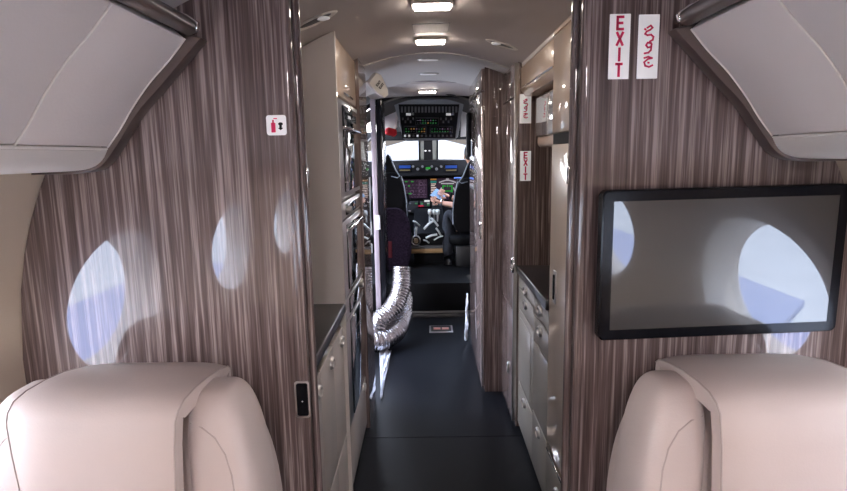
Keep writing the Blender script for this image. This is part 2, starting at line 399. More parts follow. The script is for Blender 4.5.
# ------------------------------------------------------------------ overhead panels (cabin)
prof = [(at(187, 39.5, 1.262)), at(171, 61, 1.262), at(151, 84, 1.262), at(134, 109, 1.262), at(122, 130, 1.262), at(110, 147.5, 1.262)]
prof = [(p.x - XC, p.z) for p in prof]
low = [(p.x - XC, p.z) for p in (at(109, 150, 1.262), at(104, 160, 1.262), at(94, 167.5, 1.262), at(75, 171, 1.262))] + [(-.93, 1.375)]
outr = [(p.x - XC, p.z) for p in (at(203.6, 38.7, 1.27), at(185, 61, 1.27), at(163, 87.5, 1.27), at(140, 114, 1.27), at(122, 142.5, 1.27), at(108, 163, 1.27), at(94, 171, 1.27), at(75, 174, 1.27))]
def overhead(side, name_side):
    r = thing('service_valance', (XC + side * .75, 0, 1.33), 'cream leather-covered overhead service panel with dark rail, above the %s seat' % name_side, 'valance', 'cabin overhead panels')
    X = lambda x: XC + (-side) * x * 1.0 if side > 0 else XC + x
    def slab(pts, y0, y1, th, bev=.004):
        a = [Vector((X(x), y0, z)) for x, z in pts]; nn = []
        for i, (x, z) in enumerate(pts):
            p0 = pts[max(0, i - 1)]; p1 = pts[min(len(pts) - 1, i + 1)]
            t = Vector((p1[0] - p0[0], p1[1] - p0[1])).normalized(); nn.append((x - abs(t.y) * th, z + abs(t.x) * th))
        ol = [(X(x), z) for x, z in pts] + [(X(x), z) for x, z in reversed(nn)]
        return MB().prism([(x, y0, z) for x, z in ol], [(x, y1, z) for x, z in ol], bev, 3)
    def smoothp(p, n=5):
        out = []
        for i in range(len(p) - 1):
            p0, p1, p2, p3 = p[max(0, i - 1)], p[i], p[i + 1], p[min(len(p) - 1, i + 2)]
            for q in range(n):
                t = q / n
                out.append(tuple(.5 * ((2 * p1[c]) + (-p0[c] + p2[c]) * t + (2 * p0[c] - 5 * p1[c] + 4 * p2[c] - p3[c]) * t * t + (-p0[c] + 3 * p1[c] - 3 * p2[c] + p3[c]) * t ** 3) for c in (0, 1)))
        return out + [p[-1]]
    P = smoothp(prof, 4); Lw = smoothp(low, 4); O = smoothp(outr, 6)
    for (a, b) in ((-2.5, -.9), (-.897, .968), (.972, 1.252)):
        OBJ('leather_panel', slab(P, a, b, .03, .003), VINYL, r)
    OBJ('seam_highlight', MB().tube([(X(x), .970, z) for x, z in P], .0022, 8), VINYLW, r)  # pale tube standing in for the highlight along the seam groove
    OBJ('seam_highlight', MB().tube([(X(P[-1][0] - .001), -2.5, P[-1][1] - .003), (X(P[-1][0] - .001), 1.25, P[-1][1] - .003)], .003, 8), VINYLW, r)  # same painted highlight along the joint between panel and fascia
    OBJ('edge_piping', MB().tube([(X(x), 1.2525, z) for x, z in P], .0022, 8), VINYLW, r)
    OBJ('lower_fascia', slab(Lw, -2.5, 1.258, .02, .003), VINYLW, r)
    # bronze end trim following the outline against the partition
    inn = [(x - .035 if i < len(O) - 1 else x, z + .004) for i, (x, z) in enumerate(O)]
    body = [(X(x), z) for x, z in O] + [(X(-.94), O[-1][1] - .0)] + [(X(-.94), 1.52), (X(-.80), 1.62), (X(-.62), 1.685)]
    OBJ('end_trim', MB().prism([(x, 1.256, z) for x, z in body], [(x, 1.297, z) for x, z in body], .003, 2), BRONZE, r)
    # rail on top
    x0, z0 = prof[0]
    pts = [(x0 + .008, z0 + .004), (x0 + .030, z0 + .012), (x0 + .034, z0 + .028), (x0 + .010, z0 + .044), (x0 - .035, z0 + .060), (x0 - .06, z0 + .04)]
    OBJ('rail', MB().prism([(X(x), -2.5, z) for x, z in pts], [(X(x), 1.2555, z) for x, z in pts], .006, 3), RAILM, r)
    OBJ('rail_collar', MB().prism([(X(x + .003), 1.236, z + .002) for x, z in pts], [(X(x + .003), 1.25, z + .002) for x, z in pts], .004, 2), CHROME, r)
    return r
overhead(-1, 'left'); overhead(1, 'right')

# ------------------------------------------------------------------ seats (aft-facing, backs against the partitions)
def make_seat(x0, label):
    r = thing('aircraft_seat', (x0, 1.0, 0), label, 'seat', 'cabin seats facing the camera')
    V = lambda x, y, z: Vector((x0 + x, y, z))
    def wb(p):
        t = max(0, (p.z + .1) / .5); w = 1 - .17 * t ** 2.6
        y = p.y + .06 * (p.z / .42) * 0 - (.02 * (abs(p.x) / .27) ** 2 if p.y < 0 else 0)
        return Vector((p.x * w, y, p.z))
    OBJ('backrest', MB().superbox(V(0, 1.115, .555), .280, .105, .395, 4.2, 64, 40, wb), LEATHER, r)
    for s in (-1, 1):
        def wbol(p, s=s):
            t = max(0, (p.z + .1) / .45)
            return Vector((p.x - s * .022 * t ** 2.6, p.y + .012 * t ** 2, p.z))
        bo = OBJ('side_bolster', MB().superbox(V(s * .214, 1.058, .545), .066, .092, .412, 4.0, 32, 40, wbol), LEATHER, r)
        # stitched seam lying on the bolster
        from mathutils.bvhtree import BVHTree
        bv = BVHTree.FromPolygons([v_.co + Vector((x0, 1.0, 0)) for v_ in bo.data.vertices], [tuple(p_.vertices) for p_ in bo.data.polygons])
        pts = []
        for sx_, sz_ in ((.150, .905), (.175, .900), (.200, .882), (.220, .850), (.231, .81), (.236, .76), (.238, .70), (.238, .62), (.238, .54)):
            h_ = bv.ray_cast(V(s * sx_, .5, sz_), AY)
            if h_[0]: pts.append(h_[0])
        if len(pts) > 2: OBJ('seam', MB().tube(pts, .0016, 6), PIPING, bo)
    # draped headrest pad
    path = [(.955, .42), (.938, .62), (.930, .78), (.928, .88), (.932, .94), (.945, .962), (.97, .976), (1.01, .981), (1.07, .979), (1.13, .972), (1.18, .961), (1.200, .945), (1.206, .90)]
    wid = [.134, .136, .140, .146, .151, .154, .157, .160, .162, .164, .165, .165, .164]
    rings = []
    nx = 14
    for (y, z), w in zip(path, wid):
        row = []
        for i in range(nx + 1):
            u = -1 + 2 * i / nx; cr_ = (1 - abs(u) ** 5)
            # surface normal dir approx
            row.append((u * w, cr_))
        rings.append(row)
    mb = MB(); outer = []; inner = []
    for idx, ((y, z), row) in enumerate(zip(path, rings)):
        a = path[max(0, idx - 1)]; b = path[min(len(path) - 1, idx + 1)]
        t = Vector((b[0] - a[0], b[1] - a[1])).normalized(); nrm = Vector((-t.y, t.x))
        ring = [V(x, y + nrm.x * (.010 * c - .010), z + nrm.y * (.010 * c - .010)) for x, c in row]
        ring += [V(x, y - nrm.x * .045, z - nrm.y * .045) for x, c in reversed(row)]
        outer.append(ring)
    mb.loft(outer, cap0=True, cap1=True)
    hp = OBJ('headrest_pad', mb, LEATHER, r, smooth=60)
    for s in (-1, 1):
        pts = [rg[nx if s > 0 else 0] for rg in outer]
        OBJ('piping', MB().tube(pts[:-1], .0016, 6), PIPING, hp)
    OBJ('seat_cushion', MB().superbox(V(0, .72, .40), .25, .27, .085, 4, 48, 24), LEATHER, r)
    for s in (-1, 1):
        OBJ('armrest', MB().box(x0 + s * .250 - .032, x0 + s * .250 + .032, .50, .96, .30, .60, .02, 4), LEATHER, r)
    OBJ('seat_base', MB().box(x0 - .19, x0 + .19, .55, 1.12, .04, .33, .02, 3), DKGREY, r)
    OBJ('floor_track', MB().box(x0 - .2, x0 + .2, .5, 1.15, .0, .04, .004), BRUSH, r)
    return r
s1 = make_seat(-.606, 'cream leather aircraft seat at left, in front of the partition with the extinguisher placard')
dup(s1, (.664, 1.0, 0), 'cream leather aircraft seat at right, below the wall-mounted television')

# ------------------------------------------------------------------ television on the right partition
tl, tr_, bl, br = at(603, 190, 1.218), at(847, 184, 1.250), at(597.5, 341, 1.226), at(838.5, 330, 1.258)
c = (tl + tr_ + bl + br) / 4
ax = ((tr_ - tl) + (br - bl)).normalized(); az = ((tl - bl) + (tr_ - br)); az = (az - ax * az.dot(ax)).normalized(); ay = az.cross(ax)
hw = ((tr_ - tl).length + (br - bl).length) / 4; hh = ((tl - bl).length + (tr_ - br).length) / 4
tv = thing('television', c - az * hh, 'flat black-framed television on the right partition above the seat', 'television')
fr = MB(); out = [(-1, -1), (1, -1), (1, 1), (-1, 1)]
def rr(hx, hz, rad, n=6):
    pts = []
    for cx, cz, a0 in ((hx - rad, hz - rad, 0), (-hx + rad, hz - rad, PI / 2), (-hx + rad, -hz + rad, PI), (hx - rad, -hz + rad, 1.5 * PI)):
        for i in range(n + 1): a = a0 + PI / 2 * i / n; pts.append((cx + rad * math.cos(a), cz + rad * math.sin(a)))
    return pts
F = lambda hx, hz, rad, d: [c + ax * x + az * z + ay * d for x, z in rr(hx, hz, rad)]
bx, bz = .0245, .0245
fr.loft([F(hw - bx, hh - bz, .001, -.0044), F(hw - .003, hh - .003, .012, -.0044), F(hw, hh, .014, -.001), F(hw, hh, .014, .022), F(hw - .02, hh - .02, .01, .03)], cap1=True)
OBJ('frame', fr, BLACK, tv)
OBJ('screen', MB().loft([F(hw - bx, hh - bz, .001, -.0035), F(hw - bx, hh - bz, .001, .0)], cap0=True, cap1=True), SCREEN, tv)
OBJ('wall_bracket', MB().box(c.x - .1, c.x + .1, c.y + .025, YB - .001, c.z - .08, c.z + .08, .004), BLACKM, tv)

# ------------------------------------------------------------------ signs
def letters_exit(w, h, gap):
    L = []
    ys = [3 * (h + gap), 2 * (h + gap), (h + gap), 0]
    a = w / 2
    L += [[(a, ys[0] + h), (-a, ys[0] + h), (-a, ys[0]), (a, ys[0])], [(-a, ys[0] + h / 2), (a * .7, ys[0] + h / 2)]]
    L += [[(-a, ys[1]), (a, ys[1] + h)], [(a, ys[1]), (-a, ys[1] + h)]]
    L += [[(0, ys[2]), (0, ys[2] + h)]]
    L += [[(0, ys[3]), (0, ys[3] + h)], [(-a, ys[3] + h), (a, ys[3] + h)]]
    return L
ARAB = [  # kha-ra, waw, jim stacked from the top, unit box -0.5..0.5 by 0..4
    [(-.15, 3.62), (.12, 3.8), (.28, 3.62), (.10, 3.45), (-.20, 3.30), (-.32, 3.10), (-.12, 2.98), (.18, 3.02)],
    [(.18, 3.02), (.38, 2.84), (.34, 2.58), (.10, 2.44)], [(-.36, 3.52), (-.28, 3.47)],
    [(.20, 2.30), (-.08, 2.34), (-.20, 2.12), (-.04, 1.92), (.22, 1.98), (.26, 2.20), (.20, 2.30)], [(.24, 2.0), (.22, 1.70), (.02, 1.48), (-.30, 1.42)],
    [(-.30, 1.02), (.02, 1.12), (.34, 1.0)], [(.34, 1.0), (0, .92), (-.30, .66), (-.20, .34), (.12, .24), (.40, .38)], [(.02, .62), (.10, .60)]]
def sign(name, px0, px1, py0, py1, Y, kind, label, group=None, sub=.0015):
    a = at(px0, py1, Y); b = at(px1, py0, Y)
    x0, x1, z0, z1 = a.x, b.x, a.z, b.z
    r = thing(name, ((x0 + x1) / 2, Y, z0), label, 'sign', group)
    OBJ('plate', MB().box(x0, x1, Y - .004, Y - .0008, z0, z1, .0012, 3), WHITE, r)
    w, h = x1 - x0, z1 - z0; mb = MB(); cx = (x0 + x1) / 2
    O = Vector((cx, Y - .004, z0))
    if kind == 'exit':
        lh = h * .185; gp = h * .055; O.z = z0 + (h - 4 * lh - 3 * gp) / 2
        mb.strokes(letters_exit(w * .27, lh, gp), w * .12, O, AX, AZ, .0006)
    else:
        s_ = h / 4.1; mb.strokes([[(x * s_ * .80, y * s_ * .74 + h * .14) for x, y in ln] for ln in ARAB], w * .085, O, AX, AZ, .0006)
    # strokes() extrudes along ax x az = -Y, towards the room
    OBJ('lettering', mb, RED, r)
    return r
sign('exit_sign', 607.5, 630.5, 14, 79.5, YB, 'exit', 'white EXIT sign with vertical red letters on the right partition near the television', 'exit signs')
sign('arabic_exit_sign', 636, 659.5, 14.5, 79, YB, 'ar', 'white sign with red Arabic lettering on the right partition near the television', 'exit signs')
# fire extinguisher placard
a, b = at(267.5, 135.5, YB), at(286, 115, YB)
pl = thing('extinguisher_placard', ((a.x + b.x) / 2, YB, a.z), 'small white placard with red fire extinguisher pictogram on the left partition', 'sign')
rplate = lambda ax_, bx_, y0, y1, az_, bz_, rad: MB().prism([((ax_ + bx_) / 2 + x, y0, (az_ + bz_) / 2 + z) for x, z in rr((bx_ - ax_) / 2, (bz_ - az_) / 2, rad)], [((ax_ + bx_) / 2 + x, y1, (az_ + bz_) / 2 + z) for x, z in rr((bx_ - ax_) / 2, (bz_ - az_) / 2, rad)])
OBJ('plate', rplate(a.x, b.x, YB - .004, YB - .0008, a.z, b.z, .006), WHITE, pl)
w, h = b.x - a.x, b.z - a.z
mb = MB(); X0 = a.x; Z0 = a.z; y_ = YB - .0055
mb.box(X0 + .24 * w, X0 + .46 * w, y_, y_ + .002, Z0 + .14 * h, Z0 + .62 * h, .001); mb.box(X0 + .31 * w, X0 + .39 * w, y_, y_ + .002, Z0 + .62 * h, Z0 + .76 * h)
mb.box(X0 + .38 * w, X0 + .56 * w, y_, y_ + .002, Z0 + .80 * h, Z0 + .85 * h)
OBJ('extinguisher_symbol', mb, RED, pl)
mb = MB(); mb.disc((X0 + .72 * w, y_ + .0015, Z0 + .56 * h), AX, AZ, .12 * w, .08 * h, .001, 14); mb.box(X0 + .66 * w, X0 + .78 * w, y_, y_ + .0015, Z0 + .32 * h, Z0 + .52 * h)
mb.raw([(X0 + .58 * w, y_, Z0 + .36 * h), (X0 + .86 * w, y_, Z0 + .36 * h), (X0 + .72 * w, y_, Z0 + .24 * h)], [(0, 1, 2)])
OBJ('arrow_symbol', mb, BLACKM, pl)
# call switch plate
a, b = at(296.5, 417, YB), at(309.5, 380, YB)
sw = thing('switch_panel', ((a.x + b.x) / 2, YB, a.z), 'small black touch switch in a chrome frame low on the left partition by the doorway', 'switch')
OBJ('frame', rplate(a.x, b.x, YB - .006, YB - .0008, a.z, b.z, .008), CHROME, sw)
OBJ('touch_face', rplate(a.x + .0045, b.x - .0045, YB - .0075, YB - .004, a.z + .006, b.z - .006, .005), BLACK, sw)
cx, cz = (a.x + b.x) / 2, (a.z + b.z) / 2 - .004
OBJ('plus_mark', MB().strokes([[(-.002, 0), (.002, 0)], [(0, -.002), (0, .002)]], .0006, (cx, YB - .0075, cz), AX, AZ, .0004), WHITE, sw)

# ------------------------------------------------------------------ cabinet helper
def ctop(x): return fwd_z(x) - .006
def carc(mb, x0, x1, y0, y1, z0=0.0, top=None, n=8):
    xs = [x0 + (x1 - x0) * i / n for i in range(n + 1)]
    x0, x1 = max(x0, XC - .93), min(x1, XC + .93); xs = [x0 + (x1 - x0) * i / n for i in range(n + 1)]
    ol = [(x0, z0)] + [(x, (top if top is not None else ctop(x))) for x in xs] + [(x1, z0)]
    return mb.prism([(x, y0, z) for x, z in ol], [(x, y1, z) for x, z in ol])
def front(X, sg, y0, y1, z0, z1, th=.018, bev=.003):       # a door or drawer front standing proud of plane X by th toward the aisle (sg)
    return MB().box(X, X + sg * th, y0, y1, z0, z1, bev, 2)
def pull(X, sg, y, z, w=.035, vert=False):                # oval shell pull
    a1, a2 = (AZ, AY) if vert else (AY, AZ)
    mb = MB(); n = Vector((sg, 0, 0)); C_ = Vector((X, y, z))
    rings = []
    for d, s in ((0, 1), (.006, .98), (.0105, .84), (.011, .66), (.003, .58)):
        rings.append([C_ + n * d + a1 * (w * s * math.cos(t)) + a2 * (.022 * s * math.sin(t)) for t in [2 * PI * i / 24 for i in range(24)]])
    return mb.loft(rings, cap0=True, cap1=True)

# ------------------------------------------------------------------ left galley
GL = -.335; OUT = XC - .93
YG0, YG1, YG2 = 1.42, 2.14, 2.76
lc = thing('galley_base_cabinet', (-.6, 1.8, 0), 'low cream galley cabinet just behind the left partition, under a dark worktop', 'cabinet')
OBJ('body', MB().box(OUT, GL - .02, YG0, YG1 - .004, .0, .795), GREY, lc)
for (y0, y1) in ((YG0 + .01, 1.66), (1.664, 1.90), (1.904, YG1 - .012)):
    d = OBJ('door', front(GL - .02, 1, y0, y1, .30, .745), CREAM, lc)
    OBJ('handle', pull(GL - .002, 1, y1 - .05, .70, .03), BRUSH, d)
    OBJ('lower_door', front(GL - .02, 1, y0, y1, .03, .29), CREAM, lc)
wt = OBJ('worktop', MB().box(OUT, GL + .012, YG0, YG1 - .003, .797, .835, .006, 3), DARKB)
tag(wt, 'dark glossy worktop of the low left galley cabinet', 'countertop')

oc = thing('oven_cabinet', (-.6, 2.45, 0), 'tall cream galley cabinet with built-in ovens and steel frames on the left', 'cabinet')
OBJ('body', carc(MB(), OUT + .05, GL - .012, YG1, YG2, 0), CREAM, oc)
OBJ('corner_stile', carc(MB(), GL - .012, GL + .010, YG1 - .001, YG1 + .022, 0), CREAM, oc)
ya, yb = YG1 + .026, YG2 - .006
d = OBJ('upper_door', front(GL - .012, 1, ya, yb, 1.632, 1.84), TAN, oc)
OBJ('handle', MB().box(GL + .006, GL + .014, ya + .16, yb - .16, 1.648, 1.656, .002), CHROME, d)
def oven(z0, z1, fr_=.020, nm='oven', gm=GLASSD):
    o_ = OBJ(nm, MB().box(GL - .01, GL + .010, ya, yb, z0, z1, .003), BRUSH, oc)
    OBJ('glass_front', MB().box(GL + .009, GL + .016, ya + .09, yb - .05, z0 + fr_, z1 - fr_, .002), gm, o_)
    return o_
o1 = oven(1.24, 1.618)
OBJ('display', MB().box(GL + .0155, GL + .018, ya + .12, yb - .12, 1.545, 1.575), BLACK, o1)
OBJ('clock_digits', MB().box(GL + .0178, GL + .0185, ya + .2, ya + .28, 1.553, 1.565), GWHITE, o1)
OBJ('door_handle', MB().tube([(GL + .016, ya + .06, 1.51), (GL + .026, ya + .07, 1.51), (GL + .026, yb - .07, 1.51), (GL + .016, yb - .06, 1.51)], .006, 10), CHROME, o1)
OBJ('door_handle', MB().tube([(GL + .016, ya + .05, 1.30), (GL + .03, ya + .07, 1.30), (GL + .03, ya + .12, 1.42), (GL + .016, ya + .13, 1.44)], .003, 8), CHROME, o1)
o2 = oven(1.155, 1.222, .012, 'warming_drawer'); OBJ('knob', MB().tube([(GL + .012, ya + .1, 1.188), (GL + .034, ya + .1, 1.188)], .014, 18), BRUSH, o2)
o3 = oven(.842, 1.148); OBJ('door_handle', MB().tube([(GL + .016, ya + .06, 1.11), (GL + .026, ya + .07, 1.11), (GL + .026, yb - .07, 1.11), (GL + .016, yb - .06, 1.11)], .006, 10), CHROME, o3)
o4 = oven(.752, .834, .010, 'control_drawer'); OBJ('handle', pull(GL + .014, 1, yb - .11, .80, .03), BRUSH, o4)
oven(.305, .744, .016, 'wine_cooler', mat('blue_glass', (.008, .02, .035), .06, coat=1))
d = OBJ('bottom_door', front(GL - .012, 1, ya, yb, .03, .298), CREAM, oc)
OBJ('handle', pull(GL + .006, 1, yb - .09, .262, .03), BRUSH, d)
OBJ('end_stile', carc(MB(), GL - .012, GL + .022, YG2 - .002, YG2 + .33, 0), WOOD, oc)
OBJ('side_stile', carc(MB(), OUT + .05, GL - .012, YG2 + .001, YG2 + .33, 0), WOOD, oc)
# opened flight-deck door, edge on
dr = thing('cockpit_door', (-.38, 4.15, 0), 'narrow folded-back door with pale edge strip and dark core, hinged left of the flight deck', 'door')
def leanbox(px0, px1, m, nm, y0, y1, z1=1.80, zb=.02):
    a0, b0 = at(px0, 155, y0), at(px1, 155, y0)
    return OBJ(nm, MB().box(a0.x, b0.x, y0, y1, zb, z1, .002), m, dr)
leanbox(371.5, 376.5, mat('edge_strip', (.30, .25, .28), .4, .2, coat=.2), 'edge_strip', 4.15, 4.19)
leanbox(377, 382.5, BLACK, 'panel', 4.16, 4.50)
p = at(377.8, 222, 4.15)
hg = MB().box(p.x - .018, p.x + .018, 4.140, 4.149, p.z - .055, p.z + .05, .002)
hg.tube([(p.x + .004, 4.142, p.z - .055), (p.x + .004, 4.142, p.z + .05)], .005, 10)
OBJ('hinge', hg, mat('hinge_white', (.72, .70, .72), .35, .2), dr)

# angled lit sign box above the doorway
p0, p1, p2, p3 = at(368.5, 82, 3.14), at(376, 72.5, 3.14), at(387, 92, 3.16), at(378, 98, 3.14)
sg = thing('lit_exit_sign', p0, 'slanted cream sign box with dark lettering at the ceiling, above the folded door', 'sign')
nrm = (p1 - p0).cross(p2 - p0).normalized()
if nrm.y > 0: nrm = -nrm
q = [at(368.5, 83, 3.12), at(376.5, 72.5, 3.12), at(381.5, 75.5, 3.14), at(388, 90, 3.14), at(388.5, 95, 3.14), at(384.5, 98, 3.13), at(377, 92.5, 3.12)]
OBJ('sign_box', MB().prism(q, [v_ + Vector((-.03, .14, .02)) for v_ in q], .004, 2), VINYLW, sg)
u = (q[3] - q[2]).normalized(); vdir = Vector((-u.z, 0, u.x)).normalized()
ctr = at(380, 84.5, 3.12)
e1 = (at(381.5, 79, 3.12) - at(376.5, 85.5, 3.12)).normalized(); e2 = Vector((-e1.z, 0, e1.x)).normalized()
word = []
for i, L_ in enumerate((((0, 0), (0, 1)), ((0, 0), (1, 1)), ((.5, 0), (.5, 1)), ((.5, 0), (.5, 1)))): pass
def mini_exit(s):
    L = []; x = -2.4 * s
    L += [[(x + s, 0), (x, 0), (x, 1.5 * s), (x + s, 1.5 * s)], [(x, .75 * s), (x + .8 * s, .75 * s)]]; x += 1.5 * s
    L += [[(x, 0), (x + s, 1.5 * s)], [(x, 1.5 * s), (x + s, 0)]]; x += 1.5 * s
    L += [[(x, 0), (x, 1.5 * s)]]; x += .5 * s
    L += [[(x + .5 * s, 0), (x + .5 * s, 1.5 * s)], [(x, 1.5 * s), (x + s, 1.5 * s)]]
    return L
mb = MB()
for off in (.004, -.017): mb.strokes([[(x, y + off) for x, y in ln] for ln in mini_exit(.0068)], .0028, (ctr.x, 3.1135, ctr.z), e1, e2, .002)
OBJ('lettering', mb, BLACKM, sg)

# ------------------------------------------------------------------ right galley
GR = .452; ROUT = XC + .91
YT0, YT1, YT2 = 1.66, 2.06, 2.745
# tall cream column
tc_ = thing('tall_galley_cabinet', (.7, 1.85, 0), 'tall tan galley cabinet directly behind the right partition post', 'cabinet')
OBJ('body', carc(MB(), GR + .018, ROUT - .05, YT0, YT1, 0), TAN, tc_)
OBJ('upper_door', front(GR + .018, -1, YT0 + .004, YT1 - .001, 1.468, 1.80), TAN, tc_)
OBJ('top_filler', MB().box(GR, GR + .018, YT0, YT1 - .001, 1.803, ctop(GR) - .003), TAN, tc_)
OBJ('shadow_gap', MB().box(GR + .004, GR + .02, YT0, YT1 - .001, 1.430, 1.466), BLACKM, tc_)
d = OBJ('tall_door', front(GR + .018, -1, YT0 + .004, YT1 - .001, .30, 1.428), mat('tan_grey', (.74, .61, .49), .3, coat=.6), tc_)
p = atx(555, 287, GR)
OBJ('latch', MB().box(GR - .004, GR + .002, p.y - .02, p.y + .02, p.z - .06, p.z + .06, .003, 3), BRUSH, d)
OBJ('latch_lever', MB().box(GR - .008, GR - .003, p.y - .008, p.y + .008, p.z - .045, p.z + .045, .003, 3), BLACK, d)
d = OBJ('bottom_drawer', front(GR + .018, -1, YT0 + .004, YT1 - .001, .03, .255), GREY, tc_)
OBJ('drawer_rail', MB().box(GR - .003, GR + .016, YT0 + .006, YT1 - .004, .262, .272, .002), CHROME, tc_)
OBJ('handle', pull(GR, -1, 1.86, .19, .035), BRUSH, d)
# base cabinet with drawers
bc = thing('galley_drawer_cabinet', (.7, 2.4, 0), 'grey galley base cabinet with drawers and oval metal pulls on the right', 'cabinet')
OBJ('body', MB().box(GR + .018, ROUT - .05, YT1 + .003, YT2, 0.0, .81), GREY, bc)
YM = 2.36
for (y0, y1, zs) in ((YT1 + .005, YM - .002, ((.725, .805), (.61, .72), (.285, .605), (.03, .28))), (YM + .002, YT2 - .003, ((.745, .805), (.64, .74), (.26, .635), (.03, .255)))):
    for i, (z0, z1) in enumerate(zs):
        big = (z1 - z0) > .3
        f_ = OBJ('door' if big else 'drawer', front(GR + .018, -1, y0, y1, z0, z1), GREY, bc)
        if big:
            if y0 > YM:
                OBJ('inset_panel', MB().box(GR - .004, GR + .001, y0 + .04, y1 - .05, z0 + .03, z1 - .03, .002), mat('inset_grey', (.46, .43, .385), .35, coat=.5), f_)
        else:
            OBJ('handle', pull(GR, -1, (y0 + y1) / 2 if y0 > YM else (y0 + y1) / 2, z1 - .035, .034), BRUSH, f_)
OBJ('end_strip', MB().box(GR - .002, GR + .018, YT2 - .001, YT2 + .004, .03, .81), CHROME, bc)
wt = OBJ('worktop', MB().box(GR - .012, ROUT - .05, YT1 + .003, YT2 + .003, .813, .853, .006, 3), DARKB)
tag(wt, 'dark glossy worktop above the drawers of the right galley', 'countertop')
# overhead cabinet of right galley
uc = thing('overhead_galley_cabinet', (.7, 2.4, 1.66), 'glossy tan wall cabinet under the ceiling over the right worktop', 'cabinet')
OBJ('body', carc(MB(), GR + .02, ROUT - .16, YT1 + .003, YT2, 1.665), TAN, uc)
OBJ('front_panel', MB().prism([(GR + .02, YT1 + .004, 1.665), (GR, YT1 + .004, 1.69), (GR, YT1 + .004, 1.795), (GR + .02, YT1 + .004, 1.795)], [(GR + .02, YT2 - .002, 1.665), (GR, YT2 - .002, 1.69), (GR, YT2 - .002, 1.795), (GR + .02, YT2 - .002, 1.795)], .002), TAN, uc)
OBJ('top_strip', MB().box(GR + .002, GR + .02, YT1 + .004, YT2 - .002, 1.80, ctop(GR) - .002, .002), CREAM, uc)
OBJ('chrome_line', MB().box(GR - .003, GR + .004, YT1 + .004, YT2 - .002, 1.696, 1.702), CHROME, uc)
# glass-fronted appliance beneath it
ap = thing('glass_front_cabinet', (.65, 2.4, 1.42), 'rounded tan unit with a pale grey glass front hanging over the right worktop', 'cabinet')
OBJ('body', MB().box(.512, .76, YT1 + .02, 2.655, 1.425, 1.660, .022, 5), TAN, ap)
OBJ('glass_front', MB().box(.503, .516, YT1 + .04, 2.63, 1.475, 1.645, .003), mat('pale_glass', (.42, .42, .47), .12, coat=1), ap)
# closet B with the signs on its aft face
cb = thing('veneer_closet', (.65, 2.97, 0), 'tall veneered closet bearing the small exit signs, at the far end of the right worktop', 'cabinet')
XB = .424
OBJ('body', carc(MB(), XB + .018, ROUT - .05, 2.755, 3.185, 0), WOOD, cb)
OBJ('door', front(XB + .018, -1, 2.765, 3.18, .62, 1.66), WOOD, cb)
cb2 = OBJ('lower_door', front(XB + .018, -1, 2.765, 3.18, .03, .612), WOOD, cb)
OBJ('upper_door', front(XB + .018, -1, 2.765, 3.18, 1.668, 1.82), WOOD, cb)
p = atx(513.5, 265, XB); OBJ('oval_handle', pull(XB, -1, p.y, p.z, .042, True), CHROME, cb)
p = atx(509, 367, XB); OBJ('handle', pull(XB, -1, p.y, p.z, .032, True), BRUSH, cb2)
OBJ('chrome_edge', MB().box(XB - .001, XB + .018, 2.752, 2.764, .03, 1.82, .002), BRUSH, cb)
sign('arabic_exit_sign', 519.5, 531.3, 94, 123.5, 2.753, 'ar', 'small white sign with red Arabic lettering on the closet over the right worktop', 'galley exit signs')
sign('exit_sign', 519.8, 531, 151, 181, 2.753, 'exit', 'distant white EXIT sign on the closet below the Arabic sign over the right worktop', 'galley exit signs')
# closet A, projecting further into the aisle
ca = thing('projecting_closet', (.6, 3.6, 0), 'tall veneered closet projecting into the aisle, nearest the flight deck on the right', 'cabinet')
XA = .310
OBJ('body', carc(MB(), XA + .018, ROUT - .05, 3.192, 4.08, 0), WOOD, ca)
OBJ('door', front(XA + .018, -1, 3.205, 4.07, .03, 1.74), WOOD, ca)
OBJ('upper_door', front(XA + .018, -1, 3.205, 4.07, 1.748, 1.86), WOOD, ca)
OBJ('edge_strip', MB().box(XA - .002, XA + .012, 3.19, 3.203, .03, 1.66, .002), mat('pink_metal', (.75, .66, .66), .25, .8), ca)
p = atx(481, 230, XA); OBJ('door_knob', pull(XA, -1, p.y, p.z, .055, True), CHROME, ca)
p = atx(480.5, 213, XA); OBJ('lock_plate', MB().box(XA - .004, XA + .002, p.y - .03, p.y + .03, p.z - .05, p.z + .05, .003), CHROME, ca)
# wall phone on the forward end of closet A
p = atx(472.3, 130, XA)
ph = OBJ('wall_handset', MB().box(XA - .03, XA - .001, 3.90, 4.0, 1.38, 1.68, .012, 3), BLACKM)
tag(ph, 'narrow black handset mounted high on the closet nearest the flight deck', 'handset')

# ------------------------------------------------------------------ ceiling fittings
def ceil_point(px, py, zf=fwd_z):
    Y = 2.0
    for _ in range(30):
        p = at(px, py, Y); e = zf(p.x) - p.z
        d = ray(px, py); Y += e / (d.z / d.y) * .9
        Y = max(.5, min(8, Y))
    return at(px, py, Y)
lights = [(432, 1.5, 'ceiling light nearest the camera, cut by the top edge'), (430.5, 38, 'middle ceiling light over the galley aisle'), (427.5, 90, 'farthest ceiling light, just before the flight deck')]
pr = None
for i, (px, py, lb) in enumerate(lights):
    p = ceil_point(px, py, fwd_z if i < 2 else cock_z); z = p.z - .001
    if pr is None:
        pr = thing('ceiling_light', (p.x, p.y, z - .014), 'small rectangular lit ' + lb, 'ceiling light', 'aisle ceiling lights')
        OBJ('bezel', MB().box(p.x - .072, p.x + .072, p.y - .04, p.y + .04, z - .014, z + .006, .004, 3), CEILW, pr)
        OBJ('diffuser', MB().box(p.x - .062, p.x + .062, p.y - .030, p.y + .030, z - .022, z - .012, .003, 2), LAMP, pr)
    else: dup(pr, (p.x, p.y, z - .014), 'small rectangular lit ' + lb)
pr = None
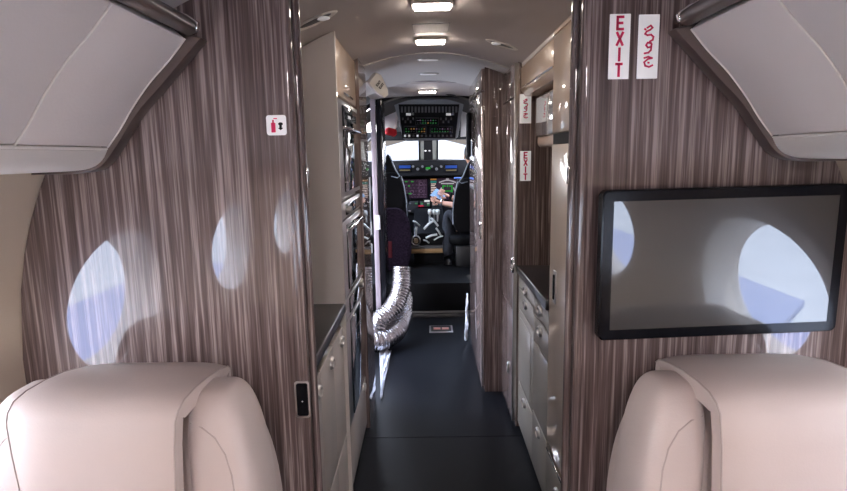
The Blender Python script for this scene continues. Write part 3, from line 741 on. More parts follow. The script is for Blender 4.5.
for px, py, zf, lb in ((428.5, 58.5, fwd_z, 'slim chrome-rimmed oval vent in the ceiling, the nearer of two on the centre line'), (428.5, 73, lambda x: fwd_z(x) - .004, 'slim chrome-rimmed oval vent in the ceiling, the farther of two on the centre line')):
    p = ceil_point(px, py, zf)
    if pr is None:
        pr = thing('ceiling_vent', p, lb, 'vent', 'centre-line ceiling vents')
        OBJ('rim', MB().ring(p + Vector((0, 0, .001)), AX, -AY, .066, .034, .054, .023, .010), BRUSH, pr)
        OBJ('grille', MB().disc(p + Vector((0, 0, .002)), AX, -AY, .055, .024, .013), WHITE, pr)
    else: dup(pr, p, lb)
for px, py, a, b, yaw, lb in ((315, 20, .080, .040, .35, 'oval recessed reading light in the ceiling at upper left of the galley'), (502, 44, .075, .036, -.30, 'oval recessed reading light in the ceiling over the right closets'), (450, 98.5 - 4, .05, .03, 0, 'small dark oval recess in the ceiling by the flight deck')):
    zf = fwd_z if py < 60 else (cock_z)
    p = ceil_point(px, py, zf)
    sl = -(p.x - XC) / max(.2, math.sqrt(1 - (p.x - XC) ** 2))
    u1 = Vector((1, 0, sl)).normalized(); u2 = -AY
    r = thing('recessed_light', p, lb, 'reading light')
    OBJ('rim', MB().ring(p + u1.cross(u2) * -.001, u1, u2, a, b, a * .72, b * .66, .008), VINYLW if py < 60 else DKGREY, r)
    OBJ('lens', MB().disc(p + Vector((0, 0, .0)), u1, u2, a * .74, b * .7, .003), MIDGREY, r)
    if py < 60:
        OBJ('reflector', MB().superbox(p + u1 * a * .3 * (1 if px < 400 else -1) - Vector((0, 0, .004)), a * .34, b * .5, .006, 2.2, 20, 10), WHITE, r)
# ceiling access hatch outline
a = ceil_point(405, 33); b = ceil_point(450, 22)
hp_ = thing('ceiling_hatch', (XC + .03, 2.72, 1.9), 'flush rectangular access panel in the galley ceiling behind the middle light', 'access panel')
mb = MB()
c0, c1, c2, c3 = [ceil_point(*q_) for q_ in ((414, 33.5), (448, 31.5), (450, 22.5), (412, 24))]
dn = Vector((0, 0, -.0015))
mb.tube([c0 + dn, c1 + dn, c2 + dn, c3 + dn], .0012, 6, closed=True)
OBJ('seam', mb, MIDGREY, hp_)
cc = (c0 + c1 + c2 + c3) / 4
hp_.location = hp_.location  # origin stays at the hatch

# ------------------------------------------------------------------ floor things
def hose(pts, r, label, n=120):
    P = [Vector(p) for p in pts]; dense = []
    for i in range(len(P) - 1):
        p0, p1, p2, p3 = P[max(0, i - 1)], P[i], P[i + 1], P[min(len(P) - 1, i + 2)]
        m_ = 40
        for q_ in range(m_):
            t = q_ / m_
            dense.append(.5 * ((2 * p1) + (-p0 + p2) * t + (2 * p0 - 5 * p1 + 4 * p2 - p3) * t * t + (-p0 + 3 * p1 - 3 * p2 + p3) * t ** 3))
    dense.append(P[-1]); s = 0; rad = []; lp = dense[0]
    for d_ in dense:
        s += (d_ - lp).length; lp = d_; rad.append(r * (1 + .035 * math.sin(2 * PI * s / .021)) * (1 + .035 * math.sin(s * 37)))
    mb = MB().tube(dense, rad, 26, cap=False)
    for v_ in mb.bm.verts: v_.co += Vector((random.uniform(-1, 1), random.uniform(-1, 1), random.uniform(-1, 1))) * .0022
    o = OBJ('air_duct', mb, FOIL, smooth=80, solid=.002); return tag(o, label, 'air duct', 'foil ducts')
hose([(-1.6, 3.80, -.10), (-1.0, 3.86, .24), at(366, 332, 3.93), at(380, 320, 3.97), at(394, 306, 4.05), at(401, 287, 4.12), at(401.5, 267, 4.16)], .069, 'crinkled foil air duct rising to an open end beside the folded door')
hose([(-1.6, 3.5, -.20), (-1.0, 3.62, .10), at(366, 343, 3.85), at(379, 341, 3.90), at(392, 335, 3.98), at(401, 322, 4.12), at(403, 306, 4.30), at(403, 296, 4.42)], .072, 'crinkled foil air duct lying on the floor beneath the other duct')
# plastic film strips on the floor
def film(pts, label, thick=.004):
    mb = MB(); n = len(pts); rows = []
    for i, (c_, w_, zz) in enumerate(pts):
        rows.append([Vector((c_[0] + w_ * (j / 6 - .5), c_[1], .003 + zz * (0.5 + .5 * math.sin(j * 2.1 + i * 1.3)))) for j in range(7)])
    mb.loft(rows, closed=False); o = OBJ('plastic_film', mb, PLASTIC, solid=.002); return tag(o, label, 'plastic film', None)
fp = []
for i in range(12):
    t = i / 11; yy = 352 + 48 * t; xl = 379.5 + 1.6 * t; xr = 391.5 - 10 * t
    a = atz(xl, yy, .0); b = atz(xr, yy, .0); fp.append((((a.x + b.x) / 2, a.y), max(.012, b.x - a.x), .018))
film(fp, 'narrow pointed strip of pale plastic film on the floor below the foil ducts')
mb = MB(); rows = []
for i in range(14):
    z_ = .01 + .36 * i / 13; w_ = .05 - .03 * i / 13
    rows.append([Vector((.300 - w_ * (.35 + .3 * math.sin(j * 1.9 + i)), 4.10 + .06 * (j / 5) + .02 * math.sin(i * .9), z_)) for j in range(6)])
mb.loft(rows, closed=False); o = OBJ('plastic_wrap', mb, PLASTIC, solid=.002)
tag(o, 'crumpled pale plastic wrap hanging at the foot of the closet nearest the flight deck', 'plastic wrap')
# threshold light plate on the floor
c0 = atz(441, 329.5, 0)
fl = thing('floor_plate', (c0.x, c0.y, 0), 'small steel-framed plate with reddish insert set in the aisle floor before the step', 'floor plate')
OBJ('frame', MB().box(c0.x - .095, c0.x + .095, c0.y - .09, c0.y + .09, .0, .008, .003), BRUSH, fl)
OBJ('recess', MB().box(c0.x - .080, c0.x + .080, c0.y - .07, c0.y + .07, .0075, .010), DKGREY, fl)
for dx in (-.032, .035): OBJ('insert', MB().box(c0.x + dx - .028, c0.x + dx + .028, c0.y - .03, c0.y + .02, .0095, .013, .001), mat('insert_pink', (.75, .35, .28), .4), fl)
# floor seams
for i, yy in enumerate((2.65, 4.78)):
    struct('trim_%d' % (i + 5), MB().box(-.6, .6, yy, yy + .0025, .0002, .0012), MIDGREY if i else BLACKM)

# ------------------------------------------------------------------ flight deck
SZ = .275; YS = 4.90
struct('floor_step', MB().box(-1.0, 1.05, YS, 7.6, -.06, SZ, .01, 2), BLACKM, 'black raised flight-deck floor')
struct('trim_7', MB().box(-.6, .6, YS - .006, YS + .001, .004, .022), BRUSH, 'bright strip along the foot of the step')
# tapering shell of the nose
CK = mat('cockpit_liner', (.10, .095, .09), .8, spec=.1)
def ringc(y):
    t = max(0, (y - 4.95) / 2.6); rx = 1.0 * (1 - .28 * t * t); rz = 1.0 - .30 * t * t
    return rx, rz
mb = MB(); ys = [4.95 + .05 * i for i in range(53)]; g = []
NA = 96
for y in ys:
    rx, rz = ringc(y); g.append([mb.bm.verts.new((XC + rx * math.cos(2 * PI * k_ / NA), y, .92 + (rz if math.sin(2 * PI * k_ / NA) > 0 else 1.0) * math.sin(2 * PI * k_ / NA))) for k_ in range(NA)])
for j in range(len(ys) - 1):
    for k_ in range(NA):
        zc_ = sum(q_.co.z for q_ in (g[j][k_], g[j + 1][(k_ + 1) % NA])) / 2; xc_ = (g[j][k_].co.x + g[j + 1][(k_ + 1) % NA].co.x) / 2; yc_ = ys[j]
        if yc_ > 6.35 and 1.26 < zc_ < 1.63: continue          # windscreen opening
        if 5.5 < yc_ < 6.3 and 1.28 < zc_ < 1.72: continue  # side windows
        mb.bm.faces.new((g[j][k_], g[j][(k_ + 1) % NA], g[j + 1][(k_ + 1) % NA], g[j + 1][k_]))
for v_ in [v_ for v_ in mb.bm.verts if not v_.link_faces]: mb.bm.verts.remove(v_)
o = struct('wall_nose', mb, CK, 'dark flight-deck shell', loc=(0, 0, 0)); md = o.modifiers.new('s', 'SOLIDIFY'); md.thickness = .015; md.offset = 0
# dark frame ring at the flight-deck entrance
mb = MB(); inner = []; outer = []
for i in range(33):
    t = PI * i / 32; c_, s__ = math.cos(t), math.sin(t); inner.append((XC + .78 * math.copysign(abs(c_) ** .6, c_), .92 + .965 * abs(s__) ** .6)); outer.append((XC + 1.03 * math.cos(t), .92 + 1.06 * math.sin(t)))
R1 = lambda y, P_: [Vector((x, y, z)) for x, z in P_]
mb.loft([R1(4.955, inner), R1(4.955, outer), R1(5.05, outer), R1(5.05, inner), R1(4.955, inner)], closed=False)
struct('trim_8', mb, BLACKM, 'dark arched frame at the flight-deck entrance')
# windscreen: header, centre post, panes
wf = struct('window_9', MB().box(-.75, .80, 6.36, 6.46, 1.565, 1.66, .01), BLACKM, 'windscreen header')
ps = MB()
a0, a1 = at(419.5, 161, 6.75), at(437.5, 161, 6.75)
ps.prism([(a0.x, 6.70, 1.30), (a1.x, 6.70, 1.30), (a1.x - .005, 6.42, 1.60), (a0.x + .005, 6.42, 1.60)], [(a0.x, 6.78, 1.30), (a1.x, 6.78, 1.30), (a1.x - .005, 6.5, 1.60), (a0.x + .005, 6.5, 1.60)], .006, 2)
OBJ('centre_post', ps, mat('post_grey', (.62, .65, .60), .35, .4), wf)
mb = MB(); xm = (a0.x + a1.x) / 2
mb.prism([(xm - .055, 6.685, 1.31), (xm + .05, 6.685, 1.31), (xm + .045, 6.40, 1.61), (xm - .05, 6.40, 1.61)], [(xm - .055, 6.70, 1.31), (xm + .05, 6.70, 1.31), (xm + .045, 6.415, 1.61), (xm - .05, 6.415, 1.61)], .004)
OBJ('post_cover', mb, DKGREY, wf)
for s in (-1, 1): OBJ('edge_gasket', MB().tube([(xm + s * .105, 6.695, 1.30), (xm + s * .102, 6.41, 1.605)], .009, 8), BLACKM, wf)
for s in (-1, 1):
    x_in = xm + s * .10; x_out = XC + s * .70
    OBJ('pane', MB().raw([(x_in, 6.74, 1.30), (x_out, 6.60, 1.28), (x_out, 6.40, 1.58), (x_in, 6.44, 1.60)], [(0, 1, 2, 3)]), GLASS, wf)
for i in (0, 1):
    p = at(425.5 + 4 * i, 150.8, 6.6); OBJ('stud', MB().superbox((p.x, 6.555, p.z), .014, .012, .010, 2, 14, 8), WHITE, wf)
# glareshield and instrument panel
gs = thing('instrument_panel', (0, 6.6, SZ), 'black flight-deck instrument panel with lit displays under the windscreen', 'instrument panel')
YP = 6.40
zt = at(426, 160.5, YP).z; zb = at(426, 176, YP).z
OBJ('glareshield', MB().prism([(-.72, YP - .02, zb), (-.72, YP, zt), (-.66, 7.05, zt + .02), (-.66, 7.05, zb)], [(.77, YP - .02, zb), (.77, YP, zt), (.71, 7.05, zt + .02), (.71, 7.05, zb)], .008, 3), BLACKM, gs)
OBJ('face', MB().box(-.64, .69, YP + .10, YP + .14, SZ + .002, zb + .01, .004), BLACKM, gs)
YF = YP - .024
def plate(px0, px1, py0, py1, Y, m, nm, par, d=.006, bev=.0):
    a_, b_ = at(px0, py1, Y), at(px1, py0, Y); return OBJ(nm, MB().box(a_.x, b_.x, Y, Y + d, a_.z, b_.z, bev), m, par)
for px0, px1 in ((399, 410.5), (445.5, 457)):
    o = plate(px0 - 1, px1 + 1, 164, 172.5, YF, BLACK, 'flight_display', gs, .02, .002)
    plate(px0, px1, 165.3, 168.3, YF - .003, GBLUE, 'blue_readout', o, .002); plate(px0 + .5, px1 - .5, 169.4, 171.0, YF - .003, mat('amber_dim', (.05, .04, .015), .5, emis=(.3, .2, .06), estr=.08), 'amber_readout', o, .002)
for i in range(7):
    px = 413 + i * 4.7; p = at(px, 166.5 + (i % 2) * 2.5, YF)
    OBJ('selector_knob', MB().tube([(p.x, YF + .01, p.z), (p.x, YF - .022, p.z)], .014 + .003 * (i % 2), 16), MIDGREY, gs)
plate(425.8, 430.2, 167.2, 169.2, YF - .026, GGREEN, 'green_readout', gs, .003)
YD = YP + .085
def display(px0, px1, py0, py1):
    o = plate(px0, px1, py0, py1, YD, BLACK, 'display', gs, .03, .003); return o
# left centre display: system synoptic
d1 = display(402.5, 428.5, 178, 199.5); YQ = YD - .002
plate(404, 427, 179.2, 198.4, YQ, GMAG, 'screen_glow', d1, .002)
def marks(mb, lst, Y, w):
    for ln in lst:
        for (x0, y0), (x1, y1) in zip(ln, ln[1:]):
            a_, b_ = at(x0, y0, Y), at(x1, y1, Y); t = b_ - a_; L = t.length
            if L < 1e-5: continue
            t.normalize(); q_ = AY.cross(t); mb.obox((a_ + b_) / 2, t, q_, AY, L / 2, w / 2, .0006)
mb = MB(); random.seed(3)
L = []
for yy in (181, 185, 188, 191, 194.5, 197):
    x = 405
    while x < 426:
        ln = random.uniform(.8, 3); L.append([(x, yy), (min(x + ln, 426.4), yy)]); x += ln + random.uniform(.6, 2)
for cx_, cy_ in ((421, 184), (421, 191), (412, 192)):
    L.append([(cx_ + 1.5 * math.cos(t), cy_ + 1.8 * math.sin(t)) for t in [i * PI / 5 for i in range(11)]])
L.append([(419, 180), (419, 197)]); L.append([(424, 182), (424, 196)])
marks(mb, L, YQ - .0015, .0035); OBJ('page_text', mb, GLILAC, d1)
mb = MB(); marks(mb, [[(405, 181.6), (407.5, 181.6)], [(411, 181.6), (413.5, 181.6)], [(408, 186), (410, 186)], [(407, 193.6), (411.5, 193.6)]], YQ - .003, .013); OBJ('green_blocks', mb, GGREEN, d1)
# right centre display: aircraft outline
d2 = display(429.5, 459, 176.8, 201)
plate(430.5, 458, 178, 199.8, YQ, GMAG, 'screen_glow', d2, .002)
plate(430.5, 436.5, 178.6, 180.2, YQ - .003, GORANGE, 'orange_bar', d2, .002); plate(430.5, 436.5, 180.8, 183, YQ - .003, GTEAL, 'teal_bar', d2, .002)
mb = MB(); marks(mb, [[(431, 184 + i * 1.7), (431 + random.uniform(3, 5.5), 184 + i * 1.7)] for i in range(8)], YQ - .002, .006); OBJ('checklist_lines', mb, mat('lcd_beige', (.5, .38, .3), .4, emis=(.5, .38, .3), estr=.7), d2)
mb = MB(); marks(mb, [[(439, 182.5), (443, 181), (446, 180.3), (449, 180.3), (452, 181), (456, 182.5)], [(439.5, 192), (441.5, 187.5)], [(455.5, 192), (453.5, 187.5)], [(441, 183.5), (454, 183.5)], [(446, 179), (449, 179)]], YQ - .002, .014); OBJ('aircraft_outline', mb, GWHITE, d2)
mb = MB(); marks(mb, [[(443, 185), (443, 192.5)], [(452, 185), (452, 192.5)], [(443, 186), (446, 186)], [(449, 186), (452, 186)], [(443, 191), (452, 191)], [(447.5, 184.8), (447.5, 187)]], YQ - .0035, .012); OBJ('green_tanks', mb, GGREEN, d2)
for (a_, b_) in ((372, 399), (462.5, 489)):
    o = display(a_, b_, 177.5, 200); plate(a_ + 1.2, b_ - 1.2, 178.8, 188.5, YQ, glow('sky_blue', (.10, .25, .7), .3), 'attitude_sky', o, .002); plate(a_ + 1.2, b_ - 1.2, 188.6, 199, YQ, glow('earth', (.35, .18, .06), .7), 'attitude_ground', o, .002)
# lower radios
for i, (x0, x1, y0, y1) in enumerate(((408, 418, 201.5, 213), (420, 430, 201.5, 207), (432, 442, 203, 211))):
    o = plate(x0, x1, y0, y1, YD - .01, DKGREY, 'control_unit', gs, .03, .003)
    for q_ in range(4):
        p = at(x0 + 1.8 + (x1 - x0 - 3.6) * (q_ % 2), y0 + 2 + (y1 - y0 - 4) * (q_ // 2), YD - .012)
        OBJ('button', MB().box(p.x - .014, p.x + .014, YD - .020, YD - .009, p.z - .008, p.z + .008, .003), (MIDGREY, mat('dim_green', (.03, .12, .04), .5, emis=(.05, .5, .1), estr=.1), BRUSH)[(i + q_) % 3], o)
plate(418.5, 423.5, 205.2, 206.6, YD - .024, GRED, 'red_warning_light', gs, .004)
p = at(427, 201, YD - .03); OBJ('placard', MB().box(p.x - .03, p.x + .03, YD - .03, YD - .02, p.z - .01, p.z + .01), mat('cream_tag', (.8, .72, .6), .5), gs)
# centre pedestal with levers
pd = thing('control_pedestal', (XC, 6.1, SZ), 'black centre pedestal with throttle levers and pale metal fittings between the pilot seats', 'control pedestal')
OBJ('body', MB().prism([(XC - .17, 5.80, SZ), (XC - .17, 5.80, .60), (XC - .17, 6.30, .80), (XC - .17, 6.46, .80), (XC - .17, 6.46, SZ)], [(XC + .15, 5.80, SZ), (XC + .15, 5.80, .60), (XC + .15, 6.30, .80), (XC + .15, 6.46, .80), (XC + .15, 6.46, SZ)], .01, 2), BLACKM, pd)
OBJ('base_trim', MB().box(at(409, 250, 5.78).x, at(448, 250, 5.78).x, 5.76, 5.80, at(426, 253, 5.78).z, at(426, 248.5, 5.78).z, .006), GOLD, pd)
OBJ('base_ledge', MB().box(at(408, 250, 5.78).x, at(448, 250, 5.78).x, 5.755, 5.83, at(426, 248.3, 5.78).z, at(426, 245.5, 5.78).z, .004), MIDGREY, pd)
WHT = mat('lever_white', (.75, .78, .76), .3, .3)
def pt(px, py, Y=6.0): return at(px, py, Y)
for i, px in enumerate((429.5, 434, 437.5)):
    Yl = 6.12
    OBJ('throttle_lever', MB().tube([pt(px - .5, 232, Yl - .05), pt(px, 222, Yl - .08), pt(px + .3, 213, Yl - .10)], [.008, .009, .010], 10), WHT if i != 1 else BRUSH, pd)
    p = pt(px + .3, 212, Yl - .10); OBJ('lever_knob', MB().superbox(p, .022, .022, .030, 3, 16, 10), WHT, pd)
for (x0, y0, x1, y1, w_) in ((424, 229, 433, 221, .012), (426, 238, 437, 234.5, .012), (423.5, 240, 429, 243, .008), (436, 228, 441, 236, .010), (415.5, 236, 416.5, 227, .013), (413, 221, 420, 226, .008), (434, 240, 443, 236, .008), (431, 218, 438, 226, .011)):
    OBJ('metal_link', MB().tube([pt(x0, y0, 5.78), pt((x0 + x1) / 2, (y0 + y1) / 2 - .8, 5.765), pt(x1, y1, 5.78)], w_, 10), WHT, pd)
OBJ('trim_wheel', MB().tube([pt(416 + 4.2 * math.cos(t), 240.5 + 4.6 * math.sin(t), 5.76) for t in [2 * PI * i / 24 for i in range(24)]], .007, 8, closed=True), BRUSH, pd)
OBJ('dial', MB().disc(pt(416, 240.5, 5.79), AX, AZ, .026, .028, .012, 20), mat('dial_tan', (.4, .3, .2), .5), pd)
# control yokes
def yoke(cx, label):
    r = thing('control_yoke', (cx, 6.25, SZ), label, 'control yoke', 'control yokes')
    OBJ('column', MB().tube([(cx, 6.30, SZ), (cx, 6.22, .60), (cx, 6.12, .86)], .022, 14), DKGREY, r)
    OBJ('wheel', MB().tube([(cx - .13, 6.05, 1.0), (cx - .15, 6.06, .93), (cx - .12, 6.09, .86), (cx, 6.10, .845), (cx + .12, 6.09, .86), (cx + .15, 6.06, .93), (cx + .13, 6.05, 1.0)], .016, 12), BLACKM, r)
    OBJ('hub', MB().superbox((cx, 6.09, .86), .055, .02, .04, 3, 20, 12), BRUSH, r); return r
y1 = yoke(-.34, 'black control yoke before the left pilot seat'); 
yoke(.40, 'black control yoke before the right pilot seat')

# overhead switch panel
p_t, p_b = at(428, 99.5, 5.25), at(430, 141.5, 5.80)
oz = (p_t - p_b).normalized(); oxx = Vector((1, 0, 0)); onr = oxx.cross(oz).normalized()
if onr.y > 0: onr = -onr
def op(px, py, d=0):                       # point of the sloping overhead plane
    r_ = ray(px, py); n_ = onr; t_ = (p_t - EYE).dot(n_) / r_.dot(n_); return EYE + r_ * t_ + n_ * d
oh = thing('overhead_console', (XC, 5.5, 1.56), 'dark trapezoid overhead switch panel above the windscreen', 'overhead panel')
ol = [(392.5, 101), (464, 99), (463.5, 106), (458, 137), (455.5, 140), (407, 141.5), (403, 139), (395, 108)]
back = -onr
OBJ('housing', MB().prism([op(x, y, .0) for x, y in ol], [op(x, y, -.08) for x, y in ol], .008, 3), mat('housing_grey', (.24, .25, .26), .45), oh)
def orect(x0, x1, y0, y1, m, nm, d=.006, par=oh, bev=0.0, sk=0):
    q_ = [op(x0, y0, d), op(x1, y0, d), op(x1 - sk, y1, d), op(x0 + sk, y1, d)]
    return OBJ(nm, MB().prism(q_, [v_ - onr * (d + .002) for v_ in q_], bev), m, par)
orect(398.5, 459.3, 104.3, 137.8, BLACKM, 'switch_field', .005, sk=4)
for i in range(17):
    x = 401 + i * 3.4; orect(x, x + 1.9, 106, 111.3, MIDGREY, 'breaker_row', .014)
for x0, x1, y0, y1 in ((416, 438, 117.5, 123.5), (404.5, 425.5, 126, 132), (430.5, 452, 126, 131.5)):
    u_ = orect(x0 - .8, x1 + .8, y0 - .8, y1 + .8, DKGREY, 'switch_unit', .012, bev=.002); orect(x0, x1, y0, y1, BLACK, 'unit_face', .014, u_)
    nn = int((x1 - x0) / 2.6)
    for j in range(nn):
        for kk in range(2):
            xx = x0 + 1 + j * 2.6; yy = y0 + 1.2 + kk * 2.6
            c_ = random.choice([GLILAC, MIDGREY, mat('dim_green', (0, 0, 0)), mat('dim_green', (0, 0, 0)), MATS['mid_grey'], mat('dim_amber', (.3, .15, .05), .5, emis=(.4, .2, .05), estr=.3)])
            orect(xx, xx + 1.2, yy, yy + .8, c_, 'switch', .017, u_)
for x0 in (402, 440):
    for j in range(5): orect(x0 + j * 2.6, x0 + j * 2.6 + 1.6, 117 + (j % 2) * 3, 118.6 + (j % 2) * 3, MIDGREY, 'toggle', .018)
for j in range(12):
    orect(404 + j * 4.2, 406 + j * 4.2, 134.2, 135.6, WHITE if j in (0, 1, 3) else MIDGREY, 'lower_toggle', .016)
for x in (406, 446): orect(x, x + 5, 112.6, 114.2, WHITE, 'map_light_lens', .016); orect(x + 6, x + 8, 112, 113.6, BRUSH, 'map_light_knob', .018)
# sun visors
for side, q_, lb in ((-1, [(384, 104), (394, 103), (396, 112), (395.5, 126), (391, 131.5), (384, 132)], 'grey sun visor folded at left of the overhead switch panel'), (1, [(462.5, 103), (474, 103), (474, 136), (460.5, 137)], 'grey sun visor folded at right of the overhead switch panel')):
    Y_ = 5.75
    o = OBJ('sun_visor', MB().prism([at(x, y, Y_) for x, y in q_], [at(x, y, Y_) + Vector((0, .02, 0)) for x, y in q_], .006, 3), VISOR); tag(o, lb, 'sun visor', 'sun visors')
mb = MB().tube([at(384, 104, 5.73), at(394.5, 103, 5.73), at(397, 112, 5.73), at(396, 127, 5.73), at(391, 132.5, 5.73), at(383, 133.5, 5.73)], .012, 10)
o = OBJ('visor_rail', mb, CREAM); tag(o, 'cream curved rail framing the left sun visor', 'rail')
# red cover
mb = MB().superbox(at(391, 132, 5.62), .058, .05, .040, 2.8, 24, 14, lambda p: Vector((p.x, p.y, p.z - .006 * math.sin(p.x * 50))))
o = OBJ('red_cover', mb, REDC); tag(o, 'folded bright red fabric cover under the left sun visor', 'cover')

# pilot seats
def pilot_seat(cx, label):
    r = thing('pilot_seat', (cx, 5.6, SZ), label, 'pilot seat', 'pilot seats')
    V = lambda x, y, z: Vector((cx + x, y, z))
    w = lambda p: Vector((p.x * (1 - .22 * max(0, (p.z + .05) / .30) ** 1.5), p.y, p.z))
    OBJ('backrest', MB().superbox(V(0, 5.60, .94), .185, .05, .30, 3.6, 40, 26, w), mat('seat_black', (.006, .006, .008), .7, spec=.15), r)
    OBJ('headrest', MB().prism([V(-.10, 5.60, 1.20), V(.10, 5.60, 1.20), V(.035, 5.60, 1.37), V(.0, 5.60, 1.42), V(-.035, 5.60, 1.37)], [V(-.10, 5.66, 1.20), V(.10, 5.66, 1.20), V(.035, 5.66, 1.37), V(.0, 5.66, 1.42), V(-.035, 5.66, 1.37)], .012, 3), BLACKM, r)
    ST = mat('strap_edge', (.32, .36, .42), .4, .3)
    for s in (-1, 1):
        OBJ('shoulder_strap', MB().tube([V(s * .02, 5.585, 1.40), V(s * .07, 5.575, 1.27), V(s * .115, 5.57, 1.20), V(s * .09, 5.56, 1.185), V(s * .03, 5.565, 1.20)], .0055, 8), ST, r)
        OBJ('side_piping', MB().tube([V(s * .130, 5.56, 1.20), V(s * .155, 5.555, 1.10), V(s * .176, 5.55, .95), V(s * .180, 5.55, .75)], .005, 8), ST, r)
    OBJ('seat_cushion', MB().superbox(V(0, 5.86, .55), .22, .20, .06, 4, 32, 16), BLACKM, r)
    OBJ('seat_pan', MB().box(cx - .15, cx + .15, 5.62, 5.98, SZ, .50, .01), DKGREY, r)
    return r
ps1 = pilot_seat(-.375, 'empty black pilot seat with harness straps, left side of the flight deck')
dup(ps1, (.435, 5.6, SZ), 'black pilot seat with a pilot in it, right side of the flight deck').scale = (1, 1, .93)
w = lambda p: Vector((p.x * (1 - .12 * max(0, p.z / .3) ** 2), p.y, p.z))
cv = OBJ('lower_cover', MB().superbox(Vector((-.34, 5.47, .585)), .185, .055, .315, 3.2, 40, 26, w), PURPLE, ps1); cv['label'] = 'dark purple patterned fabric cover'
OBJ('red_tag', MB().box(-.395, -.345, 5.395, 5.41, .42, .58, .004), mat('dark_red', (.10, .004, .01), .8), ps1)

# ------------------------------------------------------------------ pilot
def skin_mesh(name, pts, edges, rads, m, parent, base, root=0, sub=2, smooth=True):
    me = bpy.data.meshes.new(name); me.from_pydata([Vector(p) - base for p in pts], edges, []); me.materials.append(m)
    o = bpy.data.objects.new(name, me); COL.objects.link(o)
    if parent: o.parent = parent
    md = o.modifiers.new('skin', 'SKIN'); md.use_smooth_shade = True
    for i, r_ in enumerate(rads):
        sv = me.skin_vertices[0].data[i]; sv.radius = (r_, r_) if not isinstance(r_, tuple) else r_
        sv.use_root = (i == root)
    s_ = o.modifiers.new('sub', 'SUBSURF'); s_.levels = sub; s_.render_levels = sub
    return o
PX = .50; B0 = Vector((PX, 5.85, SZ))
pil = thing('person', B0, 'pilot in dark uniform seated at right on the flight deck, holding a pale tablet', 'person')
hl = at(436, 198.5, 6.12); hr = at(448.5, 196.5, 6.16)       # wrists
hip = Vector((PX, 5.80, .74)); chest = Vector((PX, 5.78, 1.02)); neck = Vector((PX + .0, 5.80, 1.20)); 
shL = Vector((PX - .145, 5.79, 1.12)); shR = Vector((PX + .17, 5.79, 1.15))
elL = Vector((PX - .19, 5.86, .90)); elR = Vector((PX + .10, 5.95, .89))
elL2 = at(458.5, 206, 5.93)
body_pts = [hip, (PX, 5.79, .88), chest, (PX, 5.80, 1.14), neck, (PX, 5.82, 1.26),
            shL, elL2, at(441, 203, 6.08), shR, (PX + .2, 5.9, .93), at(456, 199, 6.08), at(449.5, 196.5, 6.14),
            (PX - .10, 5.82, .70), (PX - .13, 6.18, .74), (PX - .13, 6.30, .42), (PX + .10, 5.82, .70), (PX + .13, 6.18, .74), (PX + .13, 6.30, .42)]
body_edges = [(0, 1), (1, 2), (2, 3), (3, 4), (4, 5), (3, 6), (6, 7), (7, 8), (3, 9), (9, 10), (10, 11), (11, 12), (0, 13), (13, 14), (14, 15), (0, 16), (16, 17), (17, 18)]
body_r = [.13, .125, .14, .09, .052, .05, .050, .038, .026, .058, .045, .034, .027, .09, .065, .045, .09, .065, .045]
body = skin_mesh('body', body_pts, body_edges, body_r, SKIN, pil, B0)
# clothing
shirt_pts = [(PX, 5.79, .80), (PX, 5.79, .92), chest, (PX, 5.80, 1.14), (PX, 5.80, 1.18), shL, (shL + elL2) / 2 + Vector((-.01, -.01, 0)), shR, (PX + .19, 5.86, 1.02)]
skin_mesh('shirt', shirt_pts, [(0, 1), (1, 2), (2, 3), (3, 4), (3, 5), (5, 6), (3, 7), (7, 8)], [.145, .14, .145, .10, .066, .062, .050, .075, .062], SHIRT, pil, B0, 0)
tr_pts = [(PX, 5.80, .74), (PX - .10, 5.85, .70), (PX - .14, 6.16, .74), (PX - .15, 6.22, .50), (PX - .16, 6.18, SZ + .10), (PX + .10, 5.85, .70), (PX + .13, 6.18, .74), (PX + .13, 6.26, .50), (PX + .13, 6.24, SZ + .10)]
# left trouser leg hangs beside the pedestal as in the photograph
kx = at(446, 215, 5.95); ax_ = at(447, 258, 5.62)
tr_pts[2] = Vector((kx.x + .02, 6.0, .78)); tr_pts[3] = Vector((kx.x + .02, 5.86, .56)); tr_pts[4] = Vector((ax_.x + .01, 5.72, SZ + .10))
skin_mesh('trousers', tr_pts, [(0, 1), (1, 2), (2, 3), (3, 4), (0, 5), (5, 6), (6, 7), (7, 8)], [.15, .105, .08, .068, .06, .105, .08, .062, .055], SHIRT, pil, B0, 0)
for (fx, fy) in ((ax_.x + .01, 5.70), (PX + .13, 6.24)):
    skin_mesh('shoe', [(fx, fy - .03, SZ + .045), (fx, fy + .06, SZ + .045), (fx - .01, fy + .17, SZ + .035), (fx, fy, SZ + .09)], [(0, 1), (1, 2), (0, 3)], [.042, .045, .032, .045], BLACK, pil, B0)
# head
hc = Vector((at(468, 157, 5.88).x + .04, 5.86, 1.385))
def headwarp(p):
    q_ = p.copy()
    if p.z < 0: q_.x *= 1 - .28 * (-p.z / .12); q_.y = p.y * (1 - .12 * (-p.z / .12)) + .02 * (-p.z / .12)
    return q_
hd = OBJ('head', MB().superbox(hc, .075, .095, .118, 2.15, 36, 28, headwarp), SKIN, pil)
OBJ('nose', MB().superbox(hc + Vector((0, .098, -.012)), .013, .016, .024, 2, 14, 10), SKIN, hd)
OBJ('mouth', MB().superbox(hc + Vector((0, .090, -.058)), .024, .006, .006, 2, 14, 8), mat('lips', (.35, .12, .10), .5), hd)
for s in (-1, 1):
    OBJ('eye', MB().superbox(hc + Vector((s * .030, .084, .012)), .012, .008, .007, 2, 12, 8), WHITE, hd)
    OBJ('ear', MB().superbox(hc + Vector((s * .077, -.004, -.005)), .009, .018, .032, 2.2, 14, 12), SKIN, hd)
OBJ('hair', MB().superbox(hc + Vector((0, -.014, .032)), .081, .096, .098, 2.2, 36, 24), HAIR, pil)
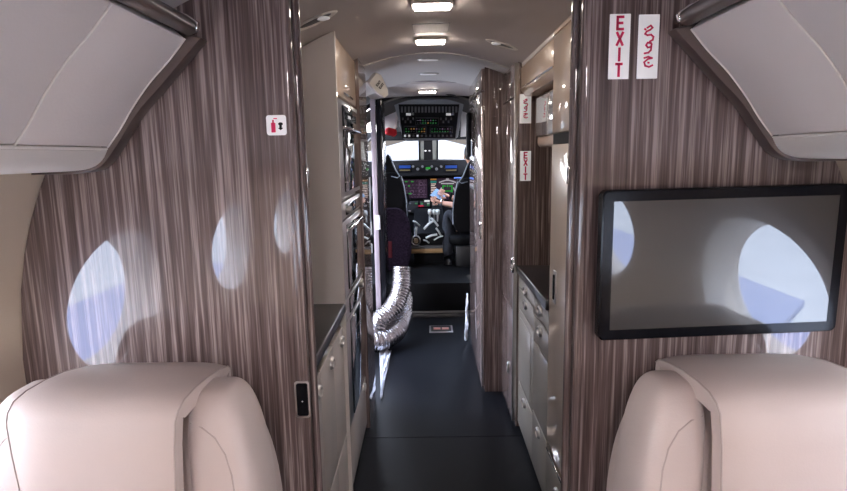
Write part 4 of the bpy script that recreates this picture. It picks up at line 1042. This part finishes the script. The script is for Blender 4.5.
o = OBJ('collar', MB().tube([(PX + .062 * math.cos(t), 5.81 + .06 * math.sin(t), 1.205 + .008 * math.sin(t)) for t in [2 * PI * i / 20 for i in range(20)]], .016, 8, closed=True), WHITE, pil)
# hands: palm and five fingers each, closing on the tablet
def hand(wr, pdir, side_, up_, nm, curl):
    pdir = pdir.normalized(); side_ = (side_ - pdir * side_.dot(pdir)).normalized(); up_ = pdir.cross(side_).normalized() * (1 if pdir.cross(side_).dot(up_) > 0 else -1)
    pts = [wr, wr + pdir * .035, wr + pdir * .075]; ed = [(0, 1), (1, 2)]; rd = [(.022, .018), (.034, .017), (.036, .015)]
    o_ = skin_mesh(nm, pts, ed, rd, SKIN, pil, B0)
    for i, (off, ln) in enumerate(((-.028, .066), (-.009, .076), (.010, .072), (.028, .056))):
        b_ = wr + pdir * .065 + side_ * off; k1 = b_ + pdir * ln * .5 - up_ * curl * .3; k2 = k1 + pdir * ln * .3 - up_ * curl * .7; k3 = k2 + pdir * ln * .12 - up_ * curl
        skin_mesh('finger', [b_, k1, k2, k3], [(0, 1), (1, 2), (2, 3)], [.010, .0095, .0085, .007], SKIN, o_, B0)
    b_ = wr + pdir * .025 - side_ * .025
    skin_mesh('thumb', [b_, b_ + pdir * .03 - side_ * .022 + up_ * .008, b_ + pdir * .058 - side_ * .026 + up_ * .006], [(0, 1), (1, 2)], [.013, .011, .009], SKIN, o_, B0)
w1 = at(441, 203, 6.08); w2 = at(449.5, 196.5, 6.14)
hand(w1, at(431.5, 198, 6.12) - w1, AZ, -AY, 'left_hand', .014)
hand(w2, at(442.5, 193, 6.14) - w2, AZ, -AY, 'right_hand', .014)
OBJ('wristwatch', MB().tube([w1 + Vector((.016, -.008, .010)) + (AZ * math.cos(t) + Vector((.3, .8, 0)).normalized() * math.sin(t)) * .034 for t in [2 * PI * i / 20 for i in range(20)]], .009, 8, closed=True), CHROME, pil)
OBJ('epaulette', MB().obox(at(459, 178, 5.74), AX, AY, AZ, .05, .03, .008, .004), GBLUE if False else mat('epaulette_blue', (.05, .2, .9), .4), pil)
# tablet in the hands
tq = [at(429.5, 193.5, 6.13), at(435, 189, 6.20), at(442.5, 190, 6.20), at(444.5, 197, 6.13), at(438, 198.5, 6.10)]
q_ = [at(430, 195, 6.10), at(436.5, 188.3, 6.22), at(446, 194.5, 6.22), at(443.5, 200.5, 6.10)]
n_ = (q_[1] - q_[0]).cross(q_[3] - q_[0]).normalized()
o = OBJ('paper_sheet', MB().prism(q_, [v_ + n_ * .006 for v_ in q_], .001), PBLUE); tag(o, 'pale blue sheet held in both hands of the seated pilot', 'sheet')

# ------------------------------------------------------------------ unseen fill lamp added behind the camera to brighten the cabin
def wash(x, y0, y1, label):
    r = thing('added_fill_light', (x, (y0 + y1) / 2, aft_z(x) - .02), label, 'ceiling light', 'added fill lights')
    OBJ('housing', MB().box(x - .05, x + .05, y0, y1, aft_z(x) - .016, aft_z(x) - .002, .004), CEILW, r)
    OBJ('diffuser', MB().box(x - .04, x + .04, y0 + .01, y1 - .01, aft_z(x) - .022, aft_z(x) - .012, .003), mat('fill_glow', (1, .96, .94), .5, emis=(1, .90, .90), estr=60), r)
wash(XC, -2.3, -.5, 'long unseen fill light added along the middle of the ceiling behind the viewer')
